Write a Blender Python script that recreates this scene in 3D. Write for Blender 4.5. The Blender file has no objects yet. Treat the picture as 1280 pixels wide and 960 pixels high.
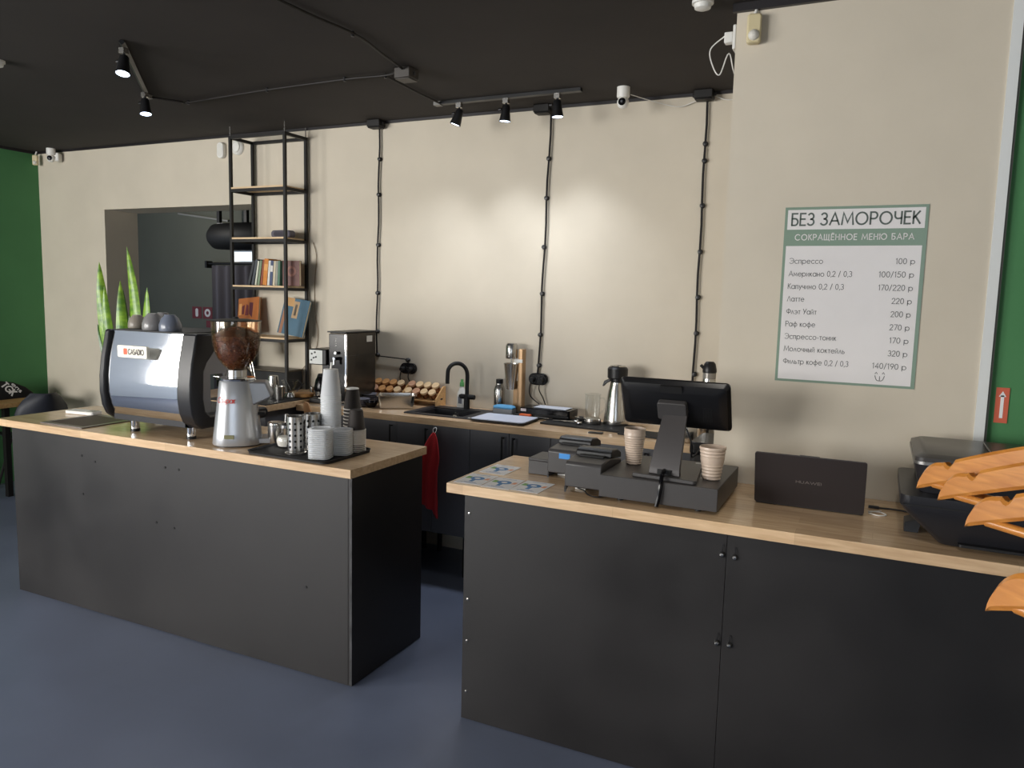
import bpy, bmesh, math, random
from mathutils import Vector, Matrix
random.seed(7)
S = bpy.context.scene
C = S.collection
R = math.radians
PI = math.pi

# ------------------------------------------------------------------ camera
F_PX, YAW, PITCH, ROLL = 958.7, -25.344, 6.551, 1.415
CAM = Vector((0.5684, -4.3298, 1.6829))
y_, p_, r_ = R(YAW), R(PITCH), R(ROLL)
fw = Vector((math.sin(y_)*math.cos(p_), math.cos(y_)*math.cos(p_), -math.sin(p_)))
rt0 = Vector((math.cos(y_), -math.sin(y_), 0)); up0 = rt0.cross(fw)
rt = math.cos(r_)*rt0 + math.sin(r_)*up0
up = -math.sin(r_)*rt0 + math.cos(r_)*up0
cd = bpy.data.cameras.new('camera'); cam = bpy.data.objects.new('camera', cd); C.objects.link(cam)
m3 = Matrix((rt, up, -fw)).transposed()
cam.matrix_world = Matrix.Translation(CAM) @ m3.to_4x4()
cd.sensor_fit = 'HORIZONTAL'; cd.sensor_width = 36.0; cd.lens = F_PX/1280*36.0; cd.clip_start = 0.02
S.camera = cam

# ------------------------------------------------------------------ world, daylight, exposure
w = bpy.data.worlds.new('sky'); S.world = w; w.use_nodes = True
wb = w.node_tree.nodes['Background']; wb.inputs[0].default_value = (0.62, 0.78, 1.0, 1); wb.inputs[1].default_value = 1.6
def area(name, loc, rot, sx, sy, power, col):
    l = bpy.data.lights.new(name, 'AREA'); l.shape = 'RECTANGLE'; l.size = sx; l.size_y = sy; l.energy = power; l.color = col
    o = bpy.data.objects.new(name, l); C.objects.link(o); o.location = loc; o.rotation_euler = rot
    return o
# daylight lamps at unseen windows, whose positions are chosen for how the light falls
area('daylight_left_window', (-6.33, -5.8, 1.76), (0, R(-90), 0), 1.84, 2.4, 240, (1.0, 0.95, 0.88))
area('daylight_front_window', (-4.45, -7.75, 1.76), (R(90), 0, 0), 2.9, 1.84, 365, (1.0, 0.98, 0.94))
area('fill_front_small', (1.3, -7.75, 1.76), (R(90), 0, 0), 1.9, 1.84, 28, (0.9, 0.95, 1.0))  # added low fill from the front right, softening shadows around the right counter
S.view_settings.view_transform = 'Standard'; S.view_settings.look = 'None'
S.view_settings.exposure = 0.0; S.view_settings.gamma = 1.0; S.view_settings.use_curve_mapping = False

# ------------------------------------------------------------------ materials
def lin(c):
    return tuple(((v/255)/12.92 if v/255 <= .04045 else ((v/255+.055)/1.055)**2.4) for v in c[:3]) + (1,)
MATS = {}
def mat(name, col, rough=.5, metal=0, var=0, scale=8, bump=0, bscale=60, spec=.5, emit=0, coat=0, stretch=None, trans=0, ior=1.45, rvar=0):
    if name in MATS: return MATS[name]
    m = bpy.data.materials.new(name); m.use_nodes = True; nt = m.node_tree; b = nt.nodes['Principled BSDF']
    b.inputs['Base Color'].default_value = lin(col); b.inputs['Roughness'].default_value = rough
    b.inputs['Metallic'].default_value = metal; b.inputs['Specular IOR Level'].default_value = spec
    b.inputs['IOR'].default_value = ior
    if coat: b.inputs['Coat Weight'].default_value = coat; b.inputs['Coat Roughness'].default_value = .1
    if trans: b.inputs['Transmission Weight'].default_value = trans
    if emit: b.inputs['Emission Color'].default_value = lin(col); b.inputs['Emission Strength'].default_value = emit
    if var or bump or rvar:
        tc = nt.nodes.new('ShaderNodeTexCoord'); mp = nt.nodes.new('ShaderNodeMapping')
        nt.links.new(tc.outputs['Object'], mp.inputs['Vector'])
        if stretch: mp.inputs['Scale'].default_value = stretch
    if var or rvar:
        n = nt.nodes.new('ShaderNodeTexNoise'); n.inputs['Scale'].default_value = scale; n.inputs['Detail'].default_value = 6
        nt.links.new(mp.outputs[0], n.inputs['Vector'])
    if var:
        cr = nt.nodes.new('ShaderNodeValToRGB'); c = lin(col)
        cr.color_ramp.elements[0].color = tuple(max(0, v*(1-var)) for v in c[:3])+(1,)
        cr.color_ramp.elements[1].color = tuple(min(1, v*(1+var)) for v in c[:3])+(1,)
        cr.color_ramp.elements[0].position = .3; cr.color_ramp.elements[1].position = .7
        nt.links.new(n.outputs['Fac'], cr.inputs['Fac']); nt.links.new(cr.outputs['Color'], b.inputs['Base Color'])
    if rvar:
        mr = nt.nodes.new('ShaderNodeMapRange'); mr.inputs['To Min'].default_value = max(0, rough-rvar); mr.inputs['To Max'].default_value = min(1, rough+rvar)
        mr.inputs['From Min'].default_value = .3; mr.inputs['From Max'].default_value = .7
        nt.links.new(n.outputs['Fac'], mr.inputs['Value']); nt.links.new(mr.outputs[0], b.inputs['Roughness'])
    if bump:
        n2 = nt.nodes.new('ShaderNodeTexNoise'); n2.inputs['Scale'].default_value = bscale; n2.inputs['Detail'].default_value = 4
        nt.links.new(mp.outputs[0], n2.inputs['Vector'])
        bp = nt.nodes.new('ShaderNodeBump'); bp.inputs['Strength'].default_value = bump; bp.inputs['Distance'].default_value = .004
        nt.links.new(n2.outputs['Fac'], bp.inputs['Height']); nt.links.new(bp.outputs[0], b.inputs['Normal'])
    MATS[name] = m
    return m
def wood(name, c1, c2, rough=.45, stretch=(2, 18, 18), scale=3.0, stave=0, coat=0):
    if name in MATS: return MATS[name]
    m = bpy.data.materials.new(name); m.use_nodes = True; nt = m.node_tree; b = nt.nodes['Principled BSDF']
    b.inputs['Roughness'].default_value = rough
    if coat: b.inputs['Coat Weight'].default_value = coat; b.inputs['Coat Roughness'].default_value = .15
    tc = nt.nodes.new('ShaderNodeTexCoord'); mp = nt.nodes.new('ShaderNodeMapping'); mp.inputs['Scale'].default_value = stretch
    nt.links.new(tc.outputs['Object'], mp.inputs['Vector'])
    n = nt.nodes.new('ShaderNodeTexNoise'); n.inputs['Scale'].default_value = scale; n.inputs['Detail'].default_value = 8; n.inputs['Distortion'].default_value = .6
    nt.links.new(mp.outputs[0], n.inputs['Vector'])
    cr = nt.nodes.new('ShaderNodeValToRGB'); cr.color_ramp.elements[0].color = lin(c1); cr.color_ramp.elements[1].color = lin(c2)
    cr.color_ramp.elements[0].position = .32; cr.color_ramp.elements[1].position = .68
    nt.links.new(n.outputs['Fac'], cr.inputs['Fac'])
    out = cr.outputs['Color']
    if stave:                                             # glued staves: each block a slightly different tone
        br = nt.nodes.new('ShaderNodeTexBrick'); br.inputs['Scale'].default_value = 1.0
        br.inputs['Brick Width'].default_value = .6; br.inputs['Row Height'].default_value = stave
        br.inputs['Mortar Size'].default_value = .0006; br.offset = .37
        br.inputs['Color1'].default_value = (1, 1, 1, 1); br.inputs['Color2'].default_value = (.82, .8, .78, 1); br.inputs['Mortar'].default_value = (.7, .68, .66, 1)
        nt.links.new(tc.outputs['Object'], br.inputs['Vector'])
        mx = nt.nodes.new('ShaderNodeMix'); mx.data_type = 'RGBA'; mx.blend_type = 'MULTIPLY'; mx.inputs['Factor'].default_value = .8
        nt.links.new(out, mx.inputs['A']); nt.links.new(br.outputs['Color'], mx.inputs['B']); out = mx.outputs['Result']
    nt.links.new(out, b.inputs['Base Color'])
    bp = nt.nodes.new('ShaderNodeBump'); bp.inputs['Strength'].default_value = .06; bp.inputs['Distance'].default_value = .002
    nt.links.new(n.outputs['Fac'], bp.inputs['Height']); nt.links.new(bp.outputs[0], b.inputs['Normal'])
    MATS[name] = m
    return m
def clear(name, tint, haze=0.0, gloss=.05, blend=.35):    # thin clear plastic or glass wall
    if name in MATS: return MATS[name]
    m = bpy.data.materials.new(name); m.use_nodes = True; nt = m.node_tree
    for n in list(nt.nodes): nt.nodes.remove(n)
    o = nt.nodes.new('ShaderNodeOutputMaterial'); t = nt.nodes.new('ShaderNodeBsdfTransparent'); t.inputs[0].default_value = lin(tint)
    g = nt.nodes.new('ShaderNodeBsdfGlossy'); g.inputs['Roughness'].default_value = gloss
    lw = nt.nodes.new('ShaderNodeLayerWeight'); lw.inputs['Blend'].default_value = .5
    mx = nt.nodes.new('ShaderNodeMixShader'); src = t.outputs[0]
    if haze:
        d = nt.nodes.new('ShaderNodeBsdfDiffuse'); d.inputs[0].default_value = (.95, .96, .97, 1)
        tl = nt.nodes.new('ShaderNodeBsdfTranslucent'); tl.inputs[0].default_value = (.95, .96, .97, 1)
        m1 = nt.nodes.new('ShaderNodeMixShader'); nt.links.new(d.outputs[0], m1.inputs[1]); nt.links.new(tl.outputs[0], m1.inputs[2])
        m2 = nt.nodes.new('ShaderNodeMixShader'); m2.inputs[0].default_value = haze
        nt.links.new(t.outputs[0], m2.inputs[1]); nt.links.new(m1.outputs[0], m2.inputs[2]); src = m2.outputs[0]
    pw_ = nt.nodes.new('ShaderNodeMath'); pw_.operation = 'POWER'; pw_.inputs[1].default_value = 4; nt.links.new(lw.outputs['Facing'], pw_.inputs[0])
    mr_ = nt.nodes.new('ShaderNodeMapRange'); mr_.inputs['To Min'].default_value = .06; mr_.inputs['To Max'].default_value = .45; nt.links.new(pw_.outputs[0], mr_.inputs['Value'])
    nt.links.new(mr_.outputs[0], mx.inputs[0]); nt.links.new(src, mx.inputs[1]); nt.links.new(g.outputs[0], mx.inputs[2])
    nt.links.new(mx.outputs[0], o.inputs[0]); MATS[name] = m
    return m

M_wall = mat('beige_wall_paint', (207, 197, 179), .75, var=.04, scale=3, bump=.08, bscale=90)
M_green = mat('green_wall_paint', (72, 128, 80), .7, var=.05, scale=3, bump=.08, bscale=90)
M_ceil = mat('black_ceiling_paint', (47, 42, 39), .85, var=.12, scale=2.5, bump=.1, bscale=50)
M_floor = mat('blue_grey_floor_paint', (105, 113, 133), .36, var=.12, scale=1.6, bump=.02, bscale=14, rvar=.08)
M_far = mat('dark_grey_green_paint', (104, 106, 96), .8, var=.05, scale=2)
M_panel = mat('black_stained_panel', (35, 33, 33), .42, var=.3, scale=1.7, bump=.06, bscale=25, rvar=.1)
M_cab = mat('charcoal_cabinet', (88, 88, 92), .5, var=.06, scale=6)
M_black = mat('black_plastic', (24, 24, 26), .38)
M_blackm = mat('matt_black', (20, 20, 21), .62)
M_blackgl = mat('gloss_black', (14, 14, 17), .16, spec=.3)
M_iron = mat('black_iron', (26, 24, 23), .5, metal=.2)
M_graph = mat('graphite_plastic', (66, 64, 64), .42, bump=.05, bscale=300)
M_steel = mat('brushed_steel', (196, 194, 190), .24, metal=1)
M_chrome = mat('chrome', (224, 226, 230), .05, metal=1)
M_silver = mat('silver_paint', (186, 188, 192), .3, metal=.55, coat=.3)
M_white = mat('white_plastic', (232, 230, 224), .4)
M_paper = mat('white_paper', (232, 231, 230), .7)
M_postwhite = mat('poster_white', (226, 222, 220), .35, var=.02, scale=6)
M_postgreen = mat('poster_green', (126, 148, 130), .35)
M_ink = mat('grey_ink', (88, 90, 88), .6)
M_top = wood('oak_worktop', (208, 174, 136), (230, 199, 160), .22, stretch=(2.2, 22, 22), scale=3, stave=.07, coat=.25)
M_ply = wood('pale_plywood', (206, 174, 134), (226, 198, 158), .55)
M_hang = wood('varnished_beech', (186, 116, 48), (212, 142, 66), .3, stretch=(6, 40, 40), scale=3, coat=.4)
M_rack = wood('raw_pine', (196, 150, 98), (222, 180, 124), .6, stretch=(4, 30, 30))
M_cupcl = mat('grey_ceramic', (122, 120, 120), .3, coat=.3)
M_beige = mat('beige_ceramic', (204, 184, 166), .38, coat=.2)
M_glass = clear('clear_glass', (252, 253, 253), blend=.25)
M_hop = clear('smoked_hopper', (244, 238, 228), blend=.25)
M_cup = clear('frosted_plastic', (246, 247, 250), haze=.92, gloss=.2, blend=.2)

# ------------------------------------------------------------------ mesh helpers
class MB:
    def __init__(s): s.v = []; s.f = []
    def add(s, vs, fs):
        o = len(s.v); s.v += [tuple(v) for v in vs]; s.f += [tuple(i+o for i in f) for f in fs]; return s
    def box(s, x0, x1, y0, y1, z0, z1):
        return s.add([(x0,y0,z0),(x1,y0,z0),(x1,y1,z0),(x0,y1,z0),(x0,y0,z1),(x1,y0,z1),(x1,y1,z1),(x0,y1,z1)],
                     [(0,3,2,1),(4,5,6,7),(0,1,5,4),(1,2,6,5),(2,3,7,6),(3,0,4,7)])
    def cyl(s, p, q, r, r2=None, n=16):
        return s.tube([p, q], [r, r if r2 is None else r2], n)
    def tube(s, pts, r, n=8):
        P = [Vector(p) for p in pts]; k = len(P)
        rr = r if isinstance(r, (list, tuple)) else [r]*k
        vs = []; ref = None
        for i in range(k):
            t = (P[min(i+1, k-1)]-P[max(i-1, 0)]).normalized()
            if ref is None: ref = Vector((0,0,1)) if abs(t.z) < .9 else Vector((1,0,0))
            a = (ref - t*ref.dot(t)).normalized(); b = t.cross(a); ref = a
            for j in range(n):
                an = 2*PI*j/n; vs.append(P[i]+(a*math.cos(an)+b*math.sin(an))*rr[i])
        fs = [(i*n+j, i*n+(j+1) % n, (i+1)*n+(j+1) % n, (i+1)*n+j) for i in range(k-1) for j in range(n)]
        fs += [tuple(range(n))[::-1], tuple((k-1)*n+j for j in range(n))]
        return s.add(vs, fs)
    def lathe(s, prof, n=24, c=(0,0,0), closed=False):
        vs = [(c[0]+r*math.cos(2*PI*j/n), c[1]+r*math.sin(2*PI*j/n), c[2]+z) for r, z in prof for j in range(n)]
        k = len(prof)
        fs = [(i*n+j, i*n+(j+1) % n, (i+1)*n+(j+1) % n, (i+1)*n+j) for i in range(k-1) for j in range(n)]
        if closed: fs += [((k-1)*n+j, (k-1)*n+(j+1) % n, (j+1) % n, j) for j in range(n)]
        return s.add(vs, fs)
    def prism(s, poly, a, b, axis='z'):
        n = len(poly)
        def p(u, v, t): return {'z': (u, v, t), 'y': (u, t, v), 'x': (t, u, v)}[axis]
        vs = [p(u, v, a) for u, v in poly]+[p(u, v, b) for u, v in poly]
        return s.add(vs, [tuple(range(n))[::-1], tuple(range(n, 2*n))]+[(i, (i+1) % n, n+(i+1) % n, n+i) for i in range(n)])
    def loft(s, rings, cap=True):
        n = len(rings[0]); k = len(rings)
        vs = [v for r in rings for v in r]
        fs = [(i*n+j, i*n+(j+1) % n, (i+1)*n+(j+1) % n, (i+1)*n+j) for i in range(k-1) for j in range(n)]
        if cap: fs += [tuple(range(n))[::-1], tuple((k-1)*n+j for j in range(n))]
        return s.add(vs, fs)
    def sphere(s, c, r, n=16, m=10, sz=1):
        return s.lathe([(max(1e-5, r*math.sin(PI*i/m)), -r*sz*math.cos(PI*i/m)) for i in range(m+1)], n, c)
    def rot(s, ang, axis='z', c=(0,0,0)):
        mm = Matrix.Rotation(R(ang), 3, axis.upper()); cc = Vector(c)
        s.v = [tuple(mm @ (Vector(v)-cc)+cc) for v in s.v]; return s
    def move(s, x, y, z): s.v = [(a+x, b+y, c+z) for a, b, c in s.v]; return s
def rr(w, h, r, n=5, cx=0, cy=0):
    out = []
    for sx, sy, a0 in ((1,1,0), (-1,1,90), (-1,-1,180), (1,-1,270)):
        for i in range(n+1):
            a = R(a0+90*i/n); out.append((cx+sx*(w/2-r)+r*math.cos(a), cy+sy*(h/2-r)+r*math.sin(a)))
    return out
def link(name, me, m, parent=None, loc=None, rz=0, bev=0, smooth=35):
    o = bpy.data.objects.new(name, me); C.objects.link(o)
    if not me.materials and m: me.materials.append(m)
    if parent: o.parent = parent
    if loc: o.location = loc
    if rz: o.rotation_euler = (0, 0, R(rz))
    if bev:
        b = o.modifiers.new('bevel', 'BEVEL'); b.width = bev; b.segments = 2; b.limit_method = 'ANGLE'; b.angle_limit = R(40)
    return o
def mesh(name, mb, m, smooth=35):
    me = bpy.data.meshes.new(name); me.from_pydata(mb.v, [], mb.f)
    bm = bmesh.new(); bm.from_mesh(me); bmesh.ops.remove_doubles(bm, verts=bm.verts, dist=1e-5)
    bmesh.ops.recalc_face_normals(bm, faces=bm.faces); bm.to_mesh(me); bm.free()
    if smooth: me.shade_smooth(); me.set_sharp_from_angle(angle=R(smooth))
    me.materials.append(m)
    return me
def part(name, mb, m, parent=None, loc=None, rz=0, bev=0, smooth=35, label=None):
    o = link(name, mesh(name, mb, m, smooth), m, parent, loc, rz, bev)
    if label: o['label'] = label
    return o
def tag(o, label, cat, group=None):
    o['label'] = label; o['category'] = cat
    if group: o['group'] = group
    return o
def thing(name, label, cat, loc=(0,0,0), rz=0, group=None):
    o = bpy.data.objects.new(name, None); C.objects.link(o); o.location = loc; o.rotation_euler = (0, 0, R(rz)); o.empty_display_size = .05
    return tag(o, label, cat, group)
def single(name, mb, m, label, cat, loc=(0,0,0), rz=0, group=None, bev=0, smooth=35):
    return tag(part(name, mb, m, None, loc, rz, bev, smooth), label, cat, group)
def struct(name, mb, m, parent=None, bev=0):
    o = part(name, mb, m, parent, bev=bev, smooth=0)
    if not parent: o['kind'] = 'structure'
    return o
def dup(root, loc, rz=None, label=None):
    r = root.copy(); C.objects.link(r); r.location = loc
    if rz is not None: r.rotation_euler = (0, 0, R(rz))
    if label: r['label'] = label
    for ch in root.children:
        c = ch.copy(); C.objects.link(c); c.parent = r
        for g in ch.children:
            d = g.copy(); C.objects.link(d); d.parent = c
    return r
ORD = ['first', 'second', 'third', 'fourth', 'fifth', 'sixth', 'seventh', 'eighth', 'ninth', 'tenth', 'eleventh', 'twelfth', 'thirteenth', 'fourteenth', 'fifteenth', 'sixteenth', 'seventeenth', 'eighteenth', 'nineteenth', 'twentieth'] + ['twenty-'+a for a in ('first', 'second', 'third', 'fourth', 'fifth', 'sixth', 'seventh', 'eighth', 'ninth')]
def smoothpath(pts, k=6):
    P = [Vector(p) for p in pts]; out = []
    for i in range(len(P)-1):
        a, b, c, d = P[max(i-1,0)], P[i], P[i+1], P[min(i+2,len(P)-1)]
        for j in range(k):
            t = j/k; out.append(.5*((2*b)+(-a+c)*t+(2*a-5*b+4*c-d)*t*t+(-a+3*b-3*c+d)*t**3))
    return out+[P[-1]]

def arc(cx, cy, rx, ry, a0, a1, n=14):
    return [(cx+rx*math.cos(R(a0+(a1-a0)*i/n)), cy+ry*math.sin(R(a0+(a1-a0)*i/n))) for i in range(n+1)]
def ring(cx, cy, rx, ry): return arc(cx, cy, rx, ry, 0, 360, 20)
GL = {   # single-line lettering: advance width and strokes, cap height 1
 ' ': (.36, []), 'А': (.92, [[(0,0),(.42,1),(.84,0)], [(.14,.33),(.7,.33)]]), 'Б': (.64, [[(.52,1),(0,1),(0,0)], [(0,.57),(.28,.57)]+arc(.28,.285,.28,.285,90,-90)+[(0,0)]]),
 'З': (.64, [arc(.26,.75,.25,.25,150,-90), arc(.25,.26,.3,.26,90,-150)]), 'Е': (.58, [[(.5,1),(0,1),(0,0),(.5,0)], [(0,.53),(.45,.53)]]),
 'Ё': (.58, [[(.5,1),(0,1),(0,0),(.5,0)], [(0,.53),(.45,.53)], [(.12,1.16),(.12,1.24)], [(.36,1.16),(.36,1.24)]]), 'М': (1.08, [[(0,0),(.12,1),(.5,.18),(.88,1),(1,0)]]),
 'О': (1.1, [ring(.5,.5,.5,.5)]), 'Р': (.66, [[(0,0),(0,1),(.3,1)]+arc(.3,.73,.27,.27,90,-90)+[(0,.46)]]), 'Ч': (.66, [[(0,1)]+arc(.27,.7,.27,.27,180,280)+[(.56,.47)], [(.56,1),(.56,0)]]),
 'К': (.62, [[(0,0),(0,1)], [(.5,1),(0,.44)], [(.14,.6),(.56,0)]]), 'С': (.98, [arc(.5,.5,.5,.5,45,315,18)]), 'Щ': (1.06, [[(0,1),(0,0),(.84,0),(.84,1)], [(.42,1),(.42,0)], [(.84,0),(.96,0),(.96,-.18)]]),
 'Н': (.76, [[(0,0),(0,1)], [(.64,0),(.64,1)], [(0,.52),(.64,.52)]]), 'Ю': (1.3, [[(0,0),(0,1)], [(0,.5),(.25,.5)], ring(.73,.5,.48,.5)]), 'Э': (1.0, [arc(.42,.5,.48,.5,135,-135,18), [(.32,.52),(.89,.52)]]),
 'Л': (.84, [[(0,0),(.38,1),(.76,0)]]), 'Ф': (1.0, [[(.46,0),(.46,1)], ring(.46,.52,.46,.31)]), 'У': (.74, [[(0,1),(.33,.33)], [(.66,1),(.18,0)]]),
 'а': (.8, [ring(.33,.33,.33,.33), [(.66,.66),(.66,0)]]), 'э': (.7, [arc(.26,.33,.33,.33,135,-135), [(.2,.34),(.58,.34)]]), 'с': (.66, [arc(.33,.33,.33,.33,45,315)]), 'п': (.6, [[(0,0),(0,.66),(.44,.66),(.44,0)]]),
 'р': (.8, [[(0,-.28),(0,.66)], ring(.33,.33,.33,.33)]), 'е': (.76, [[(.02,.36),(.64,.36)], arc(.33,.33,.33,.33,5,320)]), 'о': (.78, [ring(.33,.33,.33,.33)]), 'м': (.82, [[(0,0),(.08,.66),(.34,.14),(.6,.66),(.68,0)]]),
 'и': (.6, [[(0,.66),(0,0),(.44,.66),(.44,0)]]), 'й': (.6, [[(0,.66),(0,0),(.44,.66),(.44,0)], arc(.22,.9,.12,.08,180,360,8)]), 'к': (.5, [[(0,0),(0,.66)], [(.36,.66),(0,.3)], [(.1,.4),(.4,0)]]), 'н': (.6, [[(0,0),(0,.66)], [(.44,0),(.44,.66)], [(0,.34),(.44,.34)]]),
 'у': (.56, [[(0,.66),(.24,.05)], [(.48,.66),(.1,-.28)]]), 'ч': (.58, [[(0,.66)]+arc(.2,.46,.2,.18,180,280,8)+[(.42,.29)], [(.42,.66),(.42,0)]]), 'л': (.62, [[(0,0),(.25,.66),(.5,0)]]), 'т': (.52, [[(0,.66),(.44,.66)], [(.22,.66),(.22,0)]]),
 'ф': (.94, [[(.4,-.28),(.4,.95)], ring(.4,.33,.4,.31)]), 'ь': (.52, [[(0,.66),(0,0),(.2,0)]+arc(.2,.19,.18,.19,-90,90,8)+[(0,.38)]]), 'ы': (.7, [[(0,.66),(0,0),(.2,0)]+arc(.2,.19,.16,.19,-90,90,8)+[(0,.38)], [(.55,.66),(.55,0)]]),
 '0': (.66, [ring(.27,.5,.27,.5)]), '1': (.36, [[(0,.82),(.16,1),(.16,0)]]), '2': (.64, [arc(.26,.74,.25,.26,170,-38)+[(0,0),(.54,0)]]), '3': (.62, [arc(.24,.75,.23,.25,150,-90), arc(.23,.26,.28,.26,90,-150)]), '4': (.66, [[(.42,0),(.42,1),(0,.27),(.58,.27)]]),
 '5': (.62, [[(.48,1),(.12,1),(.06,.58)]+arc(.23,.32,.28,.32,120,-150)]), '7': (.58, [[(0,1),(.5,1),(.15,0)]]), '9': (.64, [ring(.27,.72,.27,.28), [(.53,.66),(.2,0)]]), ',': (.22, [[(.1,.07),(.02,-.14)]]), '/': (.5, [[(0,-.1),(.36,1.05)]]), '-': (.38, [[(.02,.33),(.28,.33)]]),
 'S': (.62, [arc(.26,.75,.24,.25,40,250)+arc(.26,.25,.27,.25,90,-140)]), 'D': (.8, [[(0,0),(0,1),(.2,1)]+arc(.2,.5,.48,.5,90,-90)+[(0,0)]]), 'I': (.18, [[(0,0),(0,1)]]), 'U': (.76, [[(0,1),(0,.32)]+arc(.31,.32,.31,.32,180,360)+[(.62,1)]]),
 'W': (1.3, [[(0,1),(.3,0),(.6,.9),(.9,0),(1.2,1)]]), 'T': (.66, [[(0,1),(.56,1)], [(.28,1),(.28,0)]]), 'G': (1.0, [arc(.5,.5,.5,.5,45,350,18)+[(.55,.45)]]), 's': (.45, [arc(.17,.49,.16,.17,40,250,8)+arc(.17,.17,.18,.17,90,-140,8)]),
}
for a, b in zip('ACEHKMOPaceopknm', 'АСЕНКМОРасеоркпм'): GL[a] = GL[b]
def text(name, s, m, parent, origin, h, width=None, align='LEFT', eps=.0006, shear=0, weight=.055, gap=.1):
    adv = 0; st = []
    for ch in s:
        a, strokes = GL[ch]
        st += [[(x+adv+shear*y, y) for x, y in k] for k in strokes]; adv += a+gap
    xs = [p[0] for k in st for p in k]; x0, x1 = min(xs), max(xs)
    sx = width/(x1-x0) if width else h
    W = (x1-x0)*sx; dx = {'LEFT': 0, 'RIGHT': -W, 'CENTER': -W/2}[align]
    mb = MB(); hw_ = weight*h
    for k in st:
        P = [Vector(((x-x0)*sx+dx, y*h)) for x, y in k]; n = len(P); vs = []
        closed = (P[0]-P[-1]).length < 1e-6
        for i in range(n):
            a = P[i-1] if i else (P[n-2] if closed else P[0]); b = P[i+1] if i < n-1 else (P[1] if closed else P[-1])
            d1 = (P[i]-a).normalized() if (P[i]-a).length > 1e-9 else (b-P[i]).normalized()
            d2 = (b-P[i]).normalized() if (b-P[i]).length > 1e-9 else d1
            t = d1+d2; t = t.normalized() if t.length > 1e-4 else d1
            nn = Vector((-t.y, t.x)); sc_ = 1/max(.5, nn.dot(Vector((-d1.y, d1.x))))
            e = t*hw_*.6 if (i == 0 or i == n-1) and not closed else Vector((0, 0)); e = -e if i == 0 else e
            vs += [P[i]+e+nn*hw_*sc_, P[i]+e-nn*hw_*sc_]
        mb.add([(v.x, -eps, v.y) for v in vs], [(2*i, 2*i+1, 2*i+3, 2*i+2) for i in range(n-1)])
    return part(name, mb, m, parent, origin, smooth=0)

ZT = .96            # worktop height
HC = 2.803          # ceiling height
XL = -6.03
YP = -1.206         # face of the wall that carries the menu

# ------------------------------------------------------------------ setting
struct('floor', MB().box(-9, 3.4, -7.6, 3, -.1, 0), M_floor)
struct('ceiling', MB().box(-9, 3.4, -7.6, 3, HC, HC+.12), M_ceil)
struct('wall_back', MB().box(XL-.2, -5.21, 0, .31, 0, HC).box(-3.609, 0, 0, .31, 0, HC).box(-5.21, -3.609, 0, .31, 2.302, HC), M_wall)
struct('wall_menu', MB().box(0, .93, YP, .31, 0, HC), M_wall)
struct('wall_right_back', MB().box(.93, 3.2, -1.19, .31, 0, HC), M_green)
struct('wall_right', MB().box(3.2, 3.4, -7.6, .31, 0, HC), M_wall)
struct('wall_left', MB().box(XL-.2, XL, -3.2, 0, 0, HC), M_green)
M_pale = mat('pale_blue_grey_paint', (176, 186, 198), .7, var=.04, scale=3)
struct('wall_left_front', MB().box(XL-.2, XL, -4.6, -3.2, 0, HC).box(XL-.2, XL, -7.6, -7.0, 0, HC).box(XL-.2, XL, -7.0, -4.6, 0, .82).box(XL-.2, XL, -7.0, -4.6, 2.7, HC), M_pale)
struct('wall_front', MB().box(XL, -5.9, -7.6, -7.45, 0, HC).box(-3.0, .3, -7.6, -7.45, 0, HC).box(2.3, 3.2, -7.6, -7.45, 0, HC).box(.3, 2.3, -7.6, -7.45, 0, .82).box(.3, 2.3, -7.6, -7.45, 2.7, HC).box(-5.9, -3.0, -7.6, -7.45, 0, .82).box(-5.9, -3.0, -7.6, -7.45, 2.7, HC), M_wall)
struct('wall_far_back', MB().box(-9, -3.0, 2.4, 2.6, 0, HC), M_far)
struct('wall_far_left', MB().box(-9, -8.8, .31, 2.4, 0, HC), M_far)
struct('wall_far_right', MB().box(-3.2, -3.0, .31, 2.4, 0, HC), M_far)
def window(name, x0, x1, z0, z1, n, y=None, x=None):
    w0 = bpy.data.objects.new(name, None); C.objects.link(w0); w0['kind'] = 'structure'
    fm = MB(); t = .06
    def bx(a, b, c, d):
        return fm.box(a, b, y-.04, y+.04, c, d) if y is not None else fm.box(x-.04, x+.04, a, b, c, d)
    bx(x0, x1, z0, z0+t); bx(x0, x1, z1-t, z1); bx(x0, x0+t, z0+t, z1-t); bx(x1-t, x1, z0+t, z1-t)
    part('window_frame', fm, M_white, w0)
    for i in range(1, n):
        fm = MB(); a = x0+(x1-x0)*i/n; bx(a-.03, a+.03, z0+t, z1-t); part('mullion', fm, M_white, w0)
window('window_1', -7.0, -4.6, .82, 2.7, 2, x=XL-.1)  # unseen windows, placed for how their daylight falls
window('window_2', -5.9, -3.0, .82, 2.7, 2, y=-7.52)
window('added_window_3', .3, 2.3, .82, 2.7, 2, y=-7.52)  # added window framing the small front fill lamp
M_trimb = mat('black_trim', (34, 31, 33), .45)
struct('trim_1', MB().box(XL, 0, -.012, 0, HC-.016, HC), M_trimb)
struct('trim_2', MB().box(XL, XL+.016, -3.98, -.016, HC-.022, HC), M_trimb)
struct('trim_3', MB().box(-.014, .93, YP-.02, YP, HC-.03, HC), M_trimb)
struct('trim_4', MB().box(.9, .932, YP-.007, YP, ZT, HC-.03), mat('white_trim', (222, 224, 222), .5))
struct('trim_5', MB().box(.932, .94, YP-.003, -1.1905, 0, HC-.03), mat('shadow_gap_strip', (70, 72, 66), .7))

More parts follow.
